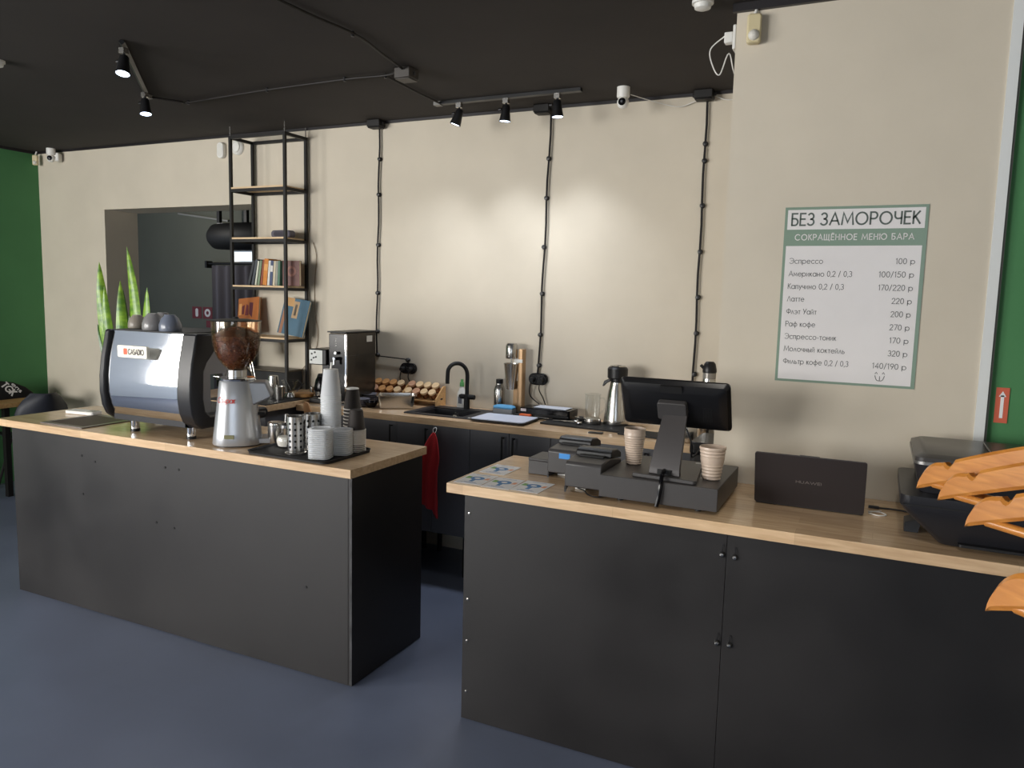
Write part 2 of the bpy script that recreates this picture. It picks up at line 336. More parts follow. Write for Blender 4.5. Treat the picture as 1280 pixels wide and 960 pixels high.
# ------------------------------------------------------------------ island
isl = thing('island_base', 'long black island base under the espresso machine', 'counter', (0,0,0))
part('front_panel', MB().box(-3.613, -1.376, -1.796, -1.778, .004, .921), M_panel, isl)
part('end_panel', MB().box(-1.374, -1.356, -1.795, -1.249, .004, .921), M_panel, isl)
part('end_panel', MB().box(-3.613, -3.595, -1.776, -1.249, .004, .921), M_panel, isl)
part('back_panel', MB().box(-3.593, -1.376, -1.27, -1.252, .004, .921), M_panel, isl)
for x, z in ((-3.05, .82), (-2.95, .8), (-2.45, .83), (-2.36, .83), (-2.52, .55), (-2.4, .54), (-3.05, .62), (-1.6, .4)):
    part('screw_plug', MB().cyl((x, -1.799, z), (x, -1.795, z), .006, n=10), M_blackm, isl)
part('edge_strip', MB().box(-1.364, -1.354, -1.7985, -1.7962, .01, .9), mat('worn_edge', (58, 58, 60), .6, var=.6, scale=14), isl)
single('worktop', MB().box(-3.68, -1.333, -1.834, -1.247, .922, ZT), M_top, 'oak worktop of the island carrying the espresso machine', 'worktop', bev=.002)

inset = thing('bar_mat', 'dark brown mat in a grey frame lying on the left end of the island', 'mat', (-3.2, -1.635, ZT+.001))
part('frame', MB().box(-.165, .165, -.165, -.135, 0, .004).box(-.165, .165, .135, .165, 0, .004).box(-.165, -.135, -.135, .135, 0, .004).box(.135, .165, -.135, .135, 0, .004), mat('grey_metal_frame', (128, 120, 116), .35, metal=.6), inset)
part('pad', MB().box(-.134, .134, -.134, .134, 0, .003), mat('brown_rubber', (72, 58, 52), .5), inset)
rm = thing('card_terminal', 'slim white handheld terminal lying on the left end of the island', 'terminal', (-3.455, -1.49, ZT+.001), 8)
part('body', MB().prism(rr(.2, .075, .015), 0, .018), M_white, rm, bev=.003)
part('keypad', MB().prism(rr(.05, .05, .008), .018, .0195).move(.065, 0, 0), mat('pale_grey_keys', (176, 172, 160), .5), rm)

# ------------------------------------------------------------------ espresso machine (its back towards the room)
em = thing('espresso_machine', 'two-group espresso machine with a chrome back panel on the island', 'espresso machine', (-2.635, -1.72, ZT))
pan = [(.02, .058), (-.004, .09), (-.022, .14), (-.032, .2), (-.03, .28), (-.018, .37), (0, .45), (.012, .503)]
# chrome back panel, gently bowed
rings = []
for x in (-.262, .24): rings.append([(x, a, b) for a, b in pan]+[(x, a+.01, b) for a, b in reversed(pan)])
part('back_panel', MB().loft(rings), M_chrome, em, smooth=50)
def cheek(o=0): # black side cheek, C-shaped in profile
    out = [(.02, .055), (-.02, .085), (-.04, .13), (-.05, .2), (-.048, .28), (-.036, .37), (-.018, .45), (-.005, .508), (.13, .508), (.135, .49), (.1, .42), (.055, .37), (.035, .33), (.03, .2), (.04, .14), (.07, .115), (.44, .115), (.46, .09), (.44, .055)]
    return out
M_cheek = mat('satin_black_cheek', (30, 30, 33), .35)
for x0, x1 in ((-.302, -.263), (.241, .335)): part('side_cheek', MB().prism(cheek(), x0, x1, 'x'), M_cheek, em, bev=.012, smooth=50)
part('body', MB().box(-.26, .238, .03, .4, .3, .5).box(-.26, .238, .03, .16, .1, .3), mat('dark_steel_body', (150, 150, 154), .45, metal=.4), em)
part('underframe', MB().box(-.26, .238, .0, .43, .056, .0985), M_cheek, em)
part('cup_tray', MB().box(-.25, .228, .02, .38, .501, .51), M_blackm, em)
part('drip_tray', MB().box(-.26, .238, .17, .44, .062, .112), M_steel, em)
for x in (-.12, .12):
    g = part('group_head', MB().cyl((x, .36, .25), (x, .36, .3), .04, .045), M_steel, em)
    part('portafilter', MB().cyl((x, .36, .215), (x, .36, .249), .036).tube([(x, .4, .232), (x, .47, .225)], .014), M_black, em)
part('steam_wand', MB().tube(smoothpath([(.2, .44, .32), (.21, .47, .26), (.205, .46, .14)], 5), .006), M_steel, em)
part('steam_wand', MB().tube(smoothpath([(-.2, .44, .32), (-.21, .47, .26), (-.205, .46, .14)], 5), .006), M_steel, em)
for x, y in ((-.14, .025), (.25, .025), (-.14, .4), (.25, .4)):
    f = part('foot', MB().cyl((x, y, .014), (x, y, .0555), .021), M_chrome, em)
    part('foot_pad', MB().cyl((x, y, 0), (x, y, .014), .0225), M_black, f)
pl = part('nameplate', MB().prism(rr(.205, .058, .008), -.05, -.034, 'y').move(-.052, 0, .408), mat('cream_plate', (238, 232, 214), .3), em)
text('brand_lettering', 'CASADIO', mat('dark_print', (52, 40, 38), .5), pl, (-.078, -.0502, .396), .024, .108, weight=.1)
part('logo_mark', MB().prism(rr(.026, .03, .005), -.0506, -.0498, 'y').move(-.098, 0, .408), mat('orange_red_print', (214, 96, 62), .5), pl)
# grey cups resting upside down on the machine
cup_p = [(.001, .062), (.022, .062), (.024, .058), (.036, .048), (.046, .024), (.047, .004), (.045, 0), (.043, .004), (.042, .022), (.033, .043), (.001, .052)]
def cup(loc, label, sc=1.0, m=M_cupcl):
    return single('coffee_cup', MB().lathe([(a*sc, b*sc*1.15) for a, b in cup_p], 28), m, label, 'cup', loc, group='cups upside down on the espresso machine')
zc = ZT+.511
M_cupb = mat('blue_grey_ceramic', (104, 110, 124), .3, coat=.3)
cup((-2.69, -1.64, zc), 'light grey cup upside down at the front of the machine top', 1.15)
cup((-2.765, -1.52, zc), 'grey cup mostly hidden between two others on the machine top', 1.15)
cup((-2.555, -1.655, zc), 'bluish grey cup upside down nearest the coffee grinder', 1.12, M_cupb)
cup((-2.875, -1.585, zc), 'low brownish grey cup beside the plant leaves on the machine top', .95, mat('brown_grey_ceramic', (134, 126, 116), .35))

# ------------------------------------------------------------------ coffee grinder
gr = thing('coffee_grinder', 'silver coffee grinder with a clear bean hopper on the island', 'grinder', (-2.115, -1.665, ZT))
def gring(z, rx, ry, cx=0, cy=0, n=32, e=2.6):
    o = []
    for j in range(n):
        a = 2*PI*j/n; c, s = math.cos(a), math.sin(a)
        o.append((cx+rx*abs(c)**(2/e)*(1 if c >= 0 else -1), cy+ry*abs(s)**(2/e)*(1 if s >= 0 else -1), z))
    return o
part('body', MB().loft([gring(.006, .11, .105), gring(.012, .112, .107), gring(.05, .108, .103), gring(.18, .092, .09), gring(.295, .079, .078), gring(.303, .074, .073)]).rot(42), M_silver, gr, smooth=50)
part('base_pad', MB().loft([gring(0, .1, .095), gring(.0055, .1, .095)]).rot(42), M_black, gr)
part('dosing_head', MB().prism([(.05, .298), (.135, .298), (.16, .235), (.155, .225), (.07, .185), (.05, .185)], -.06, .06, 'y').rot(38), mat('grey_paint', (150, 152, 156), .35, metal=.5), gr, bev=.008)
part('portafilter_fork', MB().box(.07, .125, -.03, .03, .14, .152).rot(38), M_blackm, gr, bev=.003)
part('grounds_tray', MB().prism(rr(.11, .12, .03), .01, .034).move(.125, 0, 0).rot(38), M_silver, gr, bev=.003)
part('collar_disc', MB().lathe([(.001, .304), (.082, .304), (.084, .31), (.082, .315), (.04, .318), (.001, .318)], 32), M_chrome, gr)
part('hopper_neck', MB().lathe([(.001, .3185), (.045, .3185), (.045, .35), (.001, .352)], 28), M_steel, gr)
part('adjust_knob', MB().cyl((-.085, -.01, .31), (-.125, -.02, .312), .004), M_steel, gr)
hp = [(.04, .353), (.062, .373), (.085, .405), (.1, .44), (.107, .48), (.11, .53), (.111, .575)]
part('hopper', MB().lathe(hp+[(r-.003, z) for r, z in reversed(hp)], 40, closed=True), M_hop, gr, smooth=60)
lid = part('hopper_lid', MB().lathe([(.001, .587), (.06, .586), (.113, .58), (.115, .576), (.001, .576)], 40), M_black, gr)
part('lid_knob', MB().lathe([(.001, .596), (.012, .595), (.014, .588), (.001, .588)], 16), M_black, lid)
tx = text('brand_lettering', 'Compak', mat('red_print', (190, 60, 50), .5), gr, (0, 0, 0), .024, .085, 'CENTER', shear=.3, weight=.07)
for v in tx.data.vertices:
    rr_ = .0995-.11*(v.co.z); an = R(-76)+v.co.x/.095
    v.co = (rr_*math.cos(an), rr_*math.sin(an), v.co.z+.205)
part('badge', MB().prism(rr(.045, .018, .003), -.1115, -.1085, 'y').move(0, 0, .05).rot(25), mat('olive_badge', (120, 118, 84), .4), gr)
# beans: a heap of real beans inside the hopper
bm_ = MB(); prof = [(.03, .357), (.053, .377), (.076, .407), (.09, .441), (.097, .475), (.1, .508), (.06, .53), (.001, .536)]
bm_.lathe(prof, 24)
OCT = [(1,0,0), (-1,0,0), (0,1,0), (0,-1,0), (0,0,1), (0,0,-1)]
OF = [(0,2,4), (2,1,4), (1,3,4), (3,0,4), (2,0,5), (1,2,5), (3,1,5), (0,3,5)]
for k in range(1500):
    t = random.random()**.75*6.9; i = int(t); u = t-i; r0 = prof[i][0]*(1-u)+prof[i+1][0]*u; z0 = prof[i][1]*(1-u)+prof[i+1][1]*u
    a = random.uniform(0, 2*PI); z0 += .012*math.cos(a-2.3)*(1 if i >= 5 else 0)
    mm = Matrix.Rotation(random.uniform(0, 6), 3, 'X') @ Matrix.Rotation(random.uniform(0, 6), 3, 'Z')
    bm_.add([tuple(mm @ Vector((x*.0062, y*.0045, z*.0038))+Vector((r0*math.cos(a), r0*math.sin(a), z0))) for x, y, z in OCT], OF)
bo = part('coffee_beans', bm_, mat('roasted_beans', (112, 70, 48), .35, var=.5, scale=70), None, (-2.115, -1.665, ZT), smooth=60)
tag(bo, 'dark roasted coffee beans filling the clear grinder hopper', 'coffee beans'); bo['kind'] = 'stuff'

# ------------------------------------------------------------------ tray with cups and lids
single('serving_tray', MB().prism(rr(.45, .33, .035, cx=0, cy=0), 0, .006).loft([[(x, y, .006) for x, y in rr(.45, .33, .035)], [(x, y, .014) for x, y in rr(.46, .34, .04)], [(x, y, .014) for x, y in rr(.452, .332, .036)], [(x, y, .007) for x, y in rr(.442, .322, .032)]], cap=False), M_blackm, 'black rubber tray under the cups and lids on the island', 'tray', (-1.70, -1.648, ZT+.001))
zt = ZT+.009
cn = thing('steel_canister', 'small lidded steel canister between grinder and black tray', 'canister', (-1.957, -1.585, ZT+.001))
part('body', MB().lathe([(.001, 0), (.034, 0), (.036, .004), (.036, .09), (.001, .09)], 28), M_steel, cn)
part('lid', MB().lathe([(.001, .091), (.038, .091), (.039, .1), (.036, .106), (.001, .108)], 28), M_steel, cn)
sd = thing('sugar_dispenser', 'round glass sugar dispenser with a steel pourer on the black tray', 'sugar dispenser', (-1.856, -1.628, zt))
gp = [(.001, 0), (.036, 0), (.043, .012), (.045, .03), (.038, .052), (.024, .066), (.023, .085)]
part('jar', MB().lathe(gp+[(r-.002, z+.002) for r, z in reversed(gp[1:])], 28), M_glass, sd)
part('sugar', MB().lathe([(.001, .003), (.036, .004), (.041, .018), (.042, .03), (.036, .046), (.001, .05)], 24), mat('white_sugar', (236, 230, 220), .8, bump=.3, bscale=300), sd)
part('cap', MB().lathe([(.001, .086), (.025, .086), (.026, .1), (.018, .112), (.001, .114)], 24).cyl((0, 0, .113), (.004, 0, .15), .007), M_steel, sd)
def cutlery_holder(loc, label):
    t = thing('cutlery_holder', label, 'cutlery holder', loc, group='perforated steel cutlery holders')
    part('cylinder', MB().lathe([(.001, .008), (.036, .008), (.036, .165), (.038, .167), (.034, .167), (.034, .012), (.001, .012)], 32), M_steel, t)
    part('foot', MB().lathe([(.001, 0), (.046, 0), (.046, .004), (.037, .008), (.001, .008)], 32), M_steel, t)
    for a in range(-170, 190, 40):
        for z in (.032, .058, .084, .11, .136):
            d = Vector((math.cos(R(a)), math.sin(R(a)), 0))
            part('hole', MB().cyl(d*.0345+Vector((0,0,z)), d*.0366+Vector((0,0,z)), .0055, n=10), M_blackgl, t)
cutlery_holder((-1.715, -1.725, zt), 'perforated steel cutlery holder at the front of the tray')
cutlery_holder((-1.70, -1.625, zt), 'perforated steel cutlery holder standing behind the front one')
# frosted plastic cups, upside down in one tall stack
cpm = mesh('plastic_cup', MB().lathe([(.046, 0), (.047, .003), (.0445, .006), (.0325, .118), (.031, .12), (.001, .12), (.001, .1185), (.0305, .1185), (.044, .004)], 28), M_cup, 50)
for k in range(27):
    o = link('plastic_cup', cpm, None, loc=(-1.642, -1.573, zt+.0095*k))
    tag(o, ORD[26-k]+' frosted plastic cup from the top of the tall upside-down stack', 'plastic cup', 'tall stack of frosted plastic cups')
single('drinking_straw', MB().tube([(0, 0, 0), (.004, 0, .03)], .004), M_white, 'short white straw end standing on the tall plastic cup stack', 'straw', (-1.642, -1.573, zt+.0095*26+.1205))
def lidmesh(r): return mesh('cup_lid', MB().loft([[(x, y, z) for x, y in rr(2*q, 2*q, q*.55)] for q, z in ((r*.9, 0), (r, .001), (r, .006), (r*.97, .0075), (r*.8, .008), (r*.78, .0045), (r*.3, .0045))]), M_cup, 40)
l1, l2 = lidmesh(.047), lidmesh(.043)
for k in range(15):
    tag(link('cup_lid', l1, None, loc=(-1.562, -1.742, zt+.0088*k), rz=20), ORD[14-k]+' frosted lid from the top of the front lid stack', 'lid', 'front stack of plastic lids')
for k in range(13):
    tag(link('cup_lid', l2, None, loc=(-1.532, -1.634, zt+.0088*k), rz=20), ORD[12-k]+' frosted lid from the top of the lid stack beside the paper cups', 'lid', 'second stack of plastic lids')
M_pcb = mat('black_paper', (46, 40, 37), .6); M_pcw = mat('white_rim_paper', (214, 208, 200), .6)
pw = [(.041, 0), (.0425, .002), (.0405, .005), (.029, .092), (.0275, .0935), (.001, .0905)]
pm_b = mesh('paper_cup', MB().lathe(pw, 28), M_pcb, 50); pm_w = mesh('paper_cup_white', MB().lathe(pw, 28), M_pcw, 50)
def paperstack(loc, n, blackrows, lab, grp, step=.008):
    for k in range(n):
        b = k in blackrows or k == n-1
        o = tag(link('paper_cup', pm_b if b else pm_w, None, loc=(loc[0], loc[1], loc[2]+step*k)),
                ORD[n-1-k]+' cup from the top, '+('black' if b else 'pale')+' paper, in the '+lab, 'paper cup', grp)
        r = part('rolled_rim', MB().lathe([(.0405, 0), (.0435, .001), (.0435, .004), (.0405, .005)], 28, closed=True), M_pcw, o)
paperstack((-1.522, -1.545, zt), 13, (0, 1, 2, 3), 'short stack at the tray corner', 'short stack of paper cups')
paperstack((-1.63, -1.43, ZT+.001), 12, range(12), 'taller stack behind the tray', 'taller stack of paper cups', .016)
single('cup_lid', MB().lathe([(.001, .006), (.026, .006), (.03, .003), (.03, 0), (.001, 0)], 24), M_white, 'white lid lying on top of the taller paper cup stack', 'lid', (-1.63, -1.43, ZT+.001+.016*11+.095), group='loose lids on the island')
# clutter behind the tray
kb = thing('knock_box', 'black knock box standing behind the sugar dispenser', 'knock box', (-1.96, -1.42, ZT+.001))
part('bin', MB().lathe([(.001, 0), (.06, 0), (.066, .09), (.063, .09), (.057, .004), (.001, .004)], 28), M_black, kb)
part('bar', MB().cyl((-.06, 0, .075), (.06, 0, .075), .009), M_blackm, kb)
single('saucer', MB().lathe([(.001, 0), (.03, 0), (.055, .01), (.065, .014), (.064, .016), (.03, .004), (.001, .004)], 28), mat('white_china', (226, 224, 220), .25), 'white saucer lying across the black knock box', 'saucer', (-1.95, -1.425, ZT+.093))
single('teaspoon', MB().tube([(-.06, -.01, .0), (.0, .0, .004), (.05, .02, .02)], .003).sphere((-.07, -.012, 0), .014, 10, 6, .25), M_steel, 'steel teaspoon lying on the white saucer', 'spoon', (-1.95, -1.425, ZT+.114))
single('tamper', MB().lathe([(.001, 0), (.029, 0), (.029, .022), (.01, .03), (.009, .05), (.017, .065), (.015, .085), (.001, .09)], 24), M_blackgl, 'black tamper standing behind the coffee grinder', 'tamper', (-2.06, -1.36, ZT+.001))
single('milk_jug', MB().lathe([(.001, 0), (.04, 0), (.043, .01), (.036, .07), (.04, .095), (.038, .095), (.034, .07), (.04, .012), (.001, .004)], 28), M_steel, 'low steel milk jug behind the cutlery holders', 'jug', (-1.83, -1.40, ZT+.001))
single('kraft_paddle', MB().prism([(-.018, 0), (.022, 0), (.026, .05), (.016, .11), (-.004, .16), (-.022, .165), (-.03, .15), (-.024, .1), (-.02, .05)], -.006, .006, 'y'), wood('kraft_wood', (190, 138, 92), (208, 158, 112), .6), 'curved brown wooden paddle standing behind the tray', 'paddle', (-2.0, -1.30, ZT+.001), 10, bev=.002)

# ------------------------------------------------------------------ right counter
rc = thing('bar_counter_base', 'black front of the right-hand counter below the cash drawer', 'counter')
part('front_panel', MB().box(-.826, .166, -1.785, -1.767, .004, .921), M_panel, rc)
part('front_panel', MB().box(.168, 1.75, -1.786, -1.767, .004, .921), M_panel, rc)
part('end_panel', MB().box(-.826, -.808, -1.766, -1.23, .004, .921), M_panel, rc)
for x, z in ((.154, .845), (.195, .842), (.153, .537), (.194, .538)):
    b = part('bolt', MB().lathe([(.001, .012), (.006, .011), (.0095, .006), (.0105, 0), (.001, 0)], 14).rot(90, 'x').move(x, -1.7865, z), mat('dark_steel_bolt', (150, 150, 150), .25, metal=1), rc)
    part('hook', MB().tube([(x, -1.792, z), (x+.002, -1.796, z+.02), (x+.001, -1.79, z+.035)], .0018, 6), M_black, b)
for z in (.844, .5, .33, .12):
    part('screw', MB().lathe([(.001, .004), (.005, .003), (.006, 0), (.001, 0)], 12).rot(90, 'x').move(-.805, -1.7855, z), M_steel, rc)
single('worktop', MB().box(-.893, 1.75, -1.814, YP-.001, .922, ZT), M_top, 'oak worktop of the right counter under the monitor and laptop', 'worktop', bev=.002)

# leaflets
def leaflet(c, rz, lab):
    t = thing('leaflet', lab, 'leaflet', (c[0], c[1], ZT+.0006), rz, 'leaflets on the right counter')
    part('sheet', MB().box(-.058, .058, -.082, .082, 0, .0008), M_paper, t)
    part('blue_print', MB().prism([(.03*math.cos(a)*1.0, .012+.026*math.sin(a)) for a in [i*PI/6 for i in range(12)]], .0009, .0012).box(-.012, .004, -.045, -.01, .0009, .0012), mat('blue_print', (64, 122, 176), .6), t)
    part('green_print', MB().prism([(-.05, .0), (-.028, .0), (-.03, .03), (-.048, .034)], .0009, .0012), mat('green_print', (120, 168, 88), .6), t)
    part('orange_print', MB().prism([(.032, .0), (.05, .0), (.05, .03), (.036, .028)], .0009, .0012), mat('orange_print', (226, 160, 120), .6), t)
    part('white_spot', MB().prism([(.013*math.cos(a), .012+.011*math.sin(a)) for a in [i*PI/5 for i in range(10)]], .00125, .0014), M_paper, t)
    for k, (yy, ww) in enumerate(((.066, .06), (-.056, .05), (-.066, .07))):
        part('print_line', MB().box(-ww/2, ww/2, yy-.002, yy+.002, .0009, .0012), mat('grey_print', (150, 158, 178), .6), t)
leaflet((-.578, -1.703, 0), -1, 'printed leaflet nearest the receipt printers')
leaflet((-.699, -1.712, 0), 2, 'printed leaflet second from the receipt printers at the counter front')
leaflet((-.82, -1.706, 0), 2, 'printed leaflet closest to the counter corner')
leaflet((-.812, -1.507, 0), -1, 'printed leaflet farthest back beside the small black box')
bx = thing('black_box', 'small plain black box left of the receipt printers', 'box', (-.637, -1.435, ZT+.001))
part('box', MB().box(-.048, .048, -.072, .072, 0, .056), M_graph, bx, bev=.002)
part('lid', MB().box(-.049, .049, -.073, .073, .0565, .066), M_graph, bx, bev=.002)
def printer(loc, lab, sticker):
    t = thing('receipt_printer', lab, 'receipt printer', loc, group='receipt printers')
    W = .0715
    part('body', MB().prism([(0, .022), (0, .108), (.01, .117), (.1, .123), (.14, .118), (.24, .1), (.24, .006), (.1, .006), (.02, .022)], -W, W, 'x'), M_graph, t, bev=.004)
    for s in (-1, 1): part('front_leg', MB().prism([(.001, 0), (.001, .021), (.035, .021)], s*W-(.006 if s > 0 else 0), s*W+(.006 if s < 0 else 0), 'x'), M_black, t)
    part('rear_foot', MB().box(-W+.01, W-.01, .18, .22, 0, .006), M_black, t)
    part('paper_slot', MB().box(-.05, .05, .088, .108, .121, .13), M_blackm, t, bev=.003)
    part('lid', MB().prism([(.112, .121), (.116, .14), (.135, .15), (.19, .146), (.236, .128), (.24, .105), (.15, .117)], -W, W, 'x'), M_black, t, bev=.004)
    if sticker: part('sticker', MB().box(-.022, .024, -.0012, -.0002, .083, .104), mat('blue_sticker', (58, 140, 214), .5), t, label='small blue sticker')
    part('connector_panel', MB().box(-.05, -.01, .06, .075, .0001, .0059), M_white, t)
printer((-.52, -1.53, ZT+.001), 'black receipt printer with a blue sticker', True)
printer((-.375, -1.71, ZT+.001), 'black receipt printer nearest the cash drawer', False)
single('printer_cable', MB().tube(smoothpath([(0, 0, 0), (.03, -.01, -.004), (.06, -.05, -.006), (.1, -.07, -.006), (.13, -.04, -.004)], 6), .0025), M_black, 'thin black cable lying in front of the receipt printer', 'cable', (-.41, -1.665, ZT+.0105))
cdw = thing('cash_drawer', 'wide black cash drawer under the monitor stand', 'cash drawer', (-.088, -1.54, ZT+.001))
part('case', MB().box(-.21, .21, -.208, .208, .012, .092), M_graph, cdw, bev=.003)
part('front_seam', MB().box(-.2085, .2085, -.2095, -.2082, .014, .09), M_graph, cdw)
for x in (-.14, .14):
    for y in (-.17, .17): part('foot', MB().cyl((x, y, 0), (x, y, .012), .012), M_black, cdw)
ps = thing('pos_monitor', 'black point-of-sale monitor seen from behind on its stand', 'monitor', (-.07, -1.56, ZT+.0935))
part('base_plate', MB().prism([(-.115, -.155), (.105, -.175), (.115, -.165), (.075, .12), (-.075, .12), (-.12, -.14)], 0, .014), M_graph, ps, bev=.003)
neck = MB().loft([[(-.065, -.13, .014), (.05, -.14, .014), (.05, -.122, .014), (-.065, -.112, .014)], [(-.062, -.128, .04), (.048, -.137, .04), (.048, -.118, .04), (-.062, -.109, .04)], [(-.043, -.028, .236), (.043, -.03, .236), (.043, -.012, .236), (-.043, -.01, .236)]])
part('neck', neck, mat('dark_grey_metal', (66, 63, 63), .4, metal=.3), ps, bev=.002)
def tilt(mb): return mb.rot(26.4, 'x').move(-.011, 0, .25)
part('cable_notch', MB().box(-.03, .018, -.1425, -.1385, .016, .034), M_blackm, ps)
prof_m = [(.196, .098, .014), (.2, .1, .010), (.2, .1, .002), (.19, .09, -.012), (.165, .066, -.024)]
part('housing', tilt(MB().loft([[(x, y, z) for x, z in rr(2*a, 2*b, .016)] for a, b, y in [(p[0], p[1], p[2]) for p in prof_m]])), mat('black_shell', (20, 20, 22), .3), ps, smooth=25)
part('screen', tilt(MB().box(-.185, .185, .0145, .016, -.088, .088)), M_blackgl, ps)
part('hinge_block', tilt(MB().prism(rr(.106, .072, .01, cx=.0, cy=.0), -.052, -.026, 'y').move(.0, 0, .0)), M_graph, ps, bev=.003)
part('top_clip', tilt(MB().prism(rr(.08, .028, .003, cx=-.005, cy=.077), -.025, -.0165, 'y')), M_blackm, ps)
for k in range(6): part('vent_slot', tilt(MB().box(.105+k*.006, .107+k*.006, -.0252, -.0242, -.05, .01)), M_blackm, ps)
part('power_cable', MB().tube(smoothpath([(-.006, -.13, .03), (-.004, -.172, .022), (-.002, -.194, -.004), (-.006, -.2, -.05), (-.012, -.203, -.084)], 5), .0075), M_blackgl, ps)
part('data_cable', MB().tube(smoothpath([(.03, .02, .16), (.055, .02, .1), (.05, .05, .05), (.09, .08, .1)], 5), .003), M_black, ps)
def rib_cup(r0, r1, h, n=11):
    o = [(.001, 0), (r0-.003, 0), (r0, .003)]
    for i in range(n*4+1):
        t = i/(n*4); o.append((r0+(r1-r0)*t+.0011*math.cos(t*n*2*PI), .004+(h-.012)*t))
    return o+[(r1+.001, h-.004), (r1, h), (r1-.003, h-.001), (r1-.004, h*.6), (r0-.003, .006), (.001, .006)]
zd = ZT+.0935
tag(part('ribbed_cup', MB().lathe(rib_cup(.029, .0385, .11), 32), M_beige, None, (-.243, -1.507, zd)), 'lower beige ribbed cup left of the monitor stand', 'cup', 'beige ribbed cups')
tag(part('ribbed_cup', MB().lathe([(.033, 0)]+[(.0405+.0006*math.cos(i), .001+i*.0045) for i in range(6)]+[(.041, .028), (.038, .028), (.036, .004)], 32), M_beige, None, (-.243, -1.507, zd+.1105)), 'upper beige cup nested above the other left of the monitor', 'cup', 'beige ribbed cups')
tag(part('ribbed_cup', MB().lathe(rib_cup(.031, .0455, .118, 9), 32), M_beige, None, (.072, -1.607, zd)), 'single beige ribbed cup right of the monitor stand', 'cup', 'beige ribbed cups')
single('paper_slip', MB().box(-.04, .05, -.03, .03, 0, .001), M_paper, 'white paper slip behind the monitor stand', 'paper', (.01, -1.385, zd+.0005), 12)
# laptop
lp = thing('laptop', 'dark laptop standing open with its lid towards the room', 'laptop', (.389, -1.485, ZT+.001))
part('base', MB().prism(rr(.358, .225, .012), 0, .014).move(0, .115, 0), M_graph, lp, bev=.002)
ld = MB().prism(rr(.362, .2, .008, cy=.1), -.004, .003, 'y').rot(17, 'x').move(0, -.002, .006)
lo = part('lid', ld, mat('space_grey_lid', (62, 58, 60), .4, metal=.5), lp, bev=.001)
part('camera_bump', MB().box(-.032, .032, -.0035, .002, .1985, .2025).rot(17, 'x').move(0, -.002, .006), M_graph, lo)
tx = text('brand_lettering', 'HUAWEI', mat('pale_metal_print', (150, 146, 146), .3, metal=.6), lo, (0, -.002, .006), .0095, .082, 'CENTER', weight=.09)
for v in tx.data.vertices: v.co = Matrix.Rotation(R(17), 3, 'X') @ (v.co+Vector((0, -.0046, .096)))
single('charger_cable', MB().tube(smoothpath([(0, 0, 0), (.03, -.02, 0), (.055, .0, .0), (.035, .03, 0), (.0, .02, 0), (.04, .05, 0)], 6), .0022), M_white, 'thin white charging cable beside the laptop', 'cable', (.585, -1.44, ZT+.003))
single('usb_cable', MB().tube(smoothpath([(0, 0, 0), (.05, .004, 0), (.1, -.01, 0)], 4), .003).box(-.035, .0, -.008, .006, -.003, .005), M_black, 'black cable with a plug lying between laptop and printer', 'cable', (.618, -1.35, ZT+.0038))

# multifunction printer
mp = thing('inkjet_printer', 'large black multifunction printer at the right end of the counter', 'printer', (.93, -1.53, ZT+.001))
M_prn = mat('printer_black', (34, 34, 38), .36)
part('lower_body', MB().loft([[(x, y, z) for x, y in rr(w_, d_, .03, cx=cx_, cy=cy_)] for w_, d_, cx_, cy_, z in ((.36, .38, .03, 0, .004), (.4, .41, .025, 0, .03), (.52, .44, .01, 0, .1), (.54, .45, .008, 0, .118), (.54, .45, .008, 0, .15))]), M_prn, mp, smooth=30)
part('output_tray', MB().prism(rr(.3, .05, .01), .012, .02).move(.05, -.2, 0), M_black, mp)
part('tray_gap', MB().box(-.255, .27, -.227, -.215, .12, .124), M_blackm, mp)
part('scanner_body', MB().loft([[(x, y, z) for x, y in rr(w_, d_, .035, cx=.02, cy=.02)] for w_, d_, z in ((.46, .36, .151), (.5, .4, .24))]), M_prn, mp, smooth=30)
part('silver_band', MB().prism(rr(.506, .406, .035, cx=.02, cy=.02), .2405, .25), mat('silver_band', (150, 148, 146), .3, metal=.8), mp)
part('scanner_lid', MB().loft([[(x, y, z) for x, y in rr(w_, d_, .03, cx=.02, cy=.02)] for w_, d_, z in ((.5, .4, .2505), (.5, .4, .262), (.46, .36, .272))]), mat('printer_lid', (62, 59, 58), .3), mp, smooth=30)
part('feeder_cover', MB().prism(rr(.26, .22, .008, cx=.11, cy=.03), .2725, .279), mat('printer_lid2', (54, 52, 52), .32), mp, bev=.002)
part('side_foot', MB().prism([(-.24, .0), (-.2, 0), (-.19, .05), (-.24, .03)], -.08, .0, 'y'), M_black, mp)
part('paper_stack', MB().box(.21, .225, -.1, .08, .281, .33).rot(-20, 'y', (.21, 0, .28)), mat('grey_paper', (168, 168, 160), .7), mp)

# ------------------------------------------------------------------ coat hangers on a rack beside the camera
rk = thing('coat_rack', 'black coat rack rail holding the wooden hangers', 'coat rack', (.83, -3.9, 0))
part('post', MB().cyl((0, 0, .02), (0, 0, 1.62), .016), M_iron, rk)
part('rail', MB().cyl((0, -.25, 1.63), (0, .85, 1.63), .01), M_iron, rk)
part('base', MB().prism(rr(.4, .4, .05), 0, .02), M_iron, rk)
def htop(s):
    s = abs(s); z = -.012-.072*(min(s, .186)/.2)**1.25
    if .166 < s < .181: z -= .008*math.sin((s-.166)/.015*PI)
    if s > .186: z -= .0475*(1-math.sqrt(max(0, 1-((s-.186)/.0361)**2)))
    return z
L = .222
ss = sorted([-L+2*L*i/110 for i in range(111)]+[k*q_ for k in (-1, 1) for q_ in (.2195, .221)])
topc = [(s, htop(s)) for s in ss]
botc = [(s, min(htop(s)-.001, -.046-.0765*(abs(s)/L)**1.15)) for s in reversed(ss)]
botc = botc[::-1]; rings_ = []
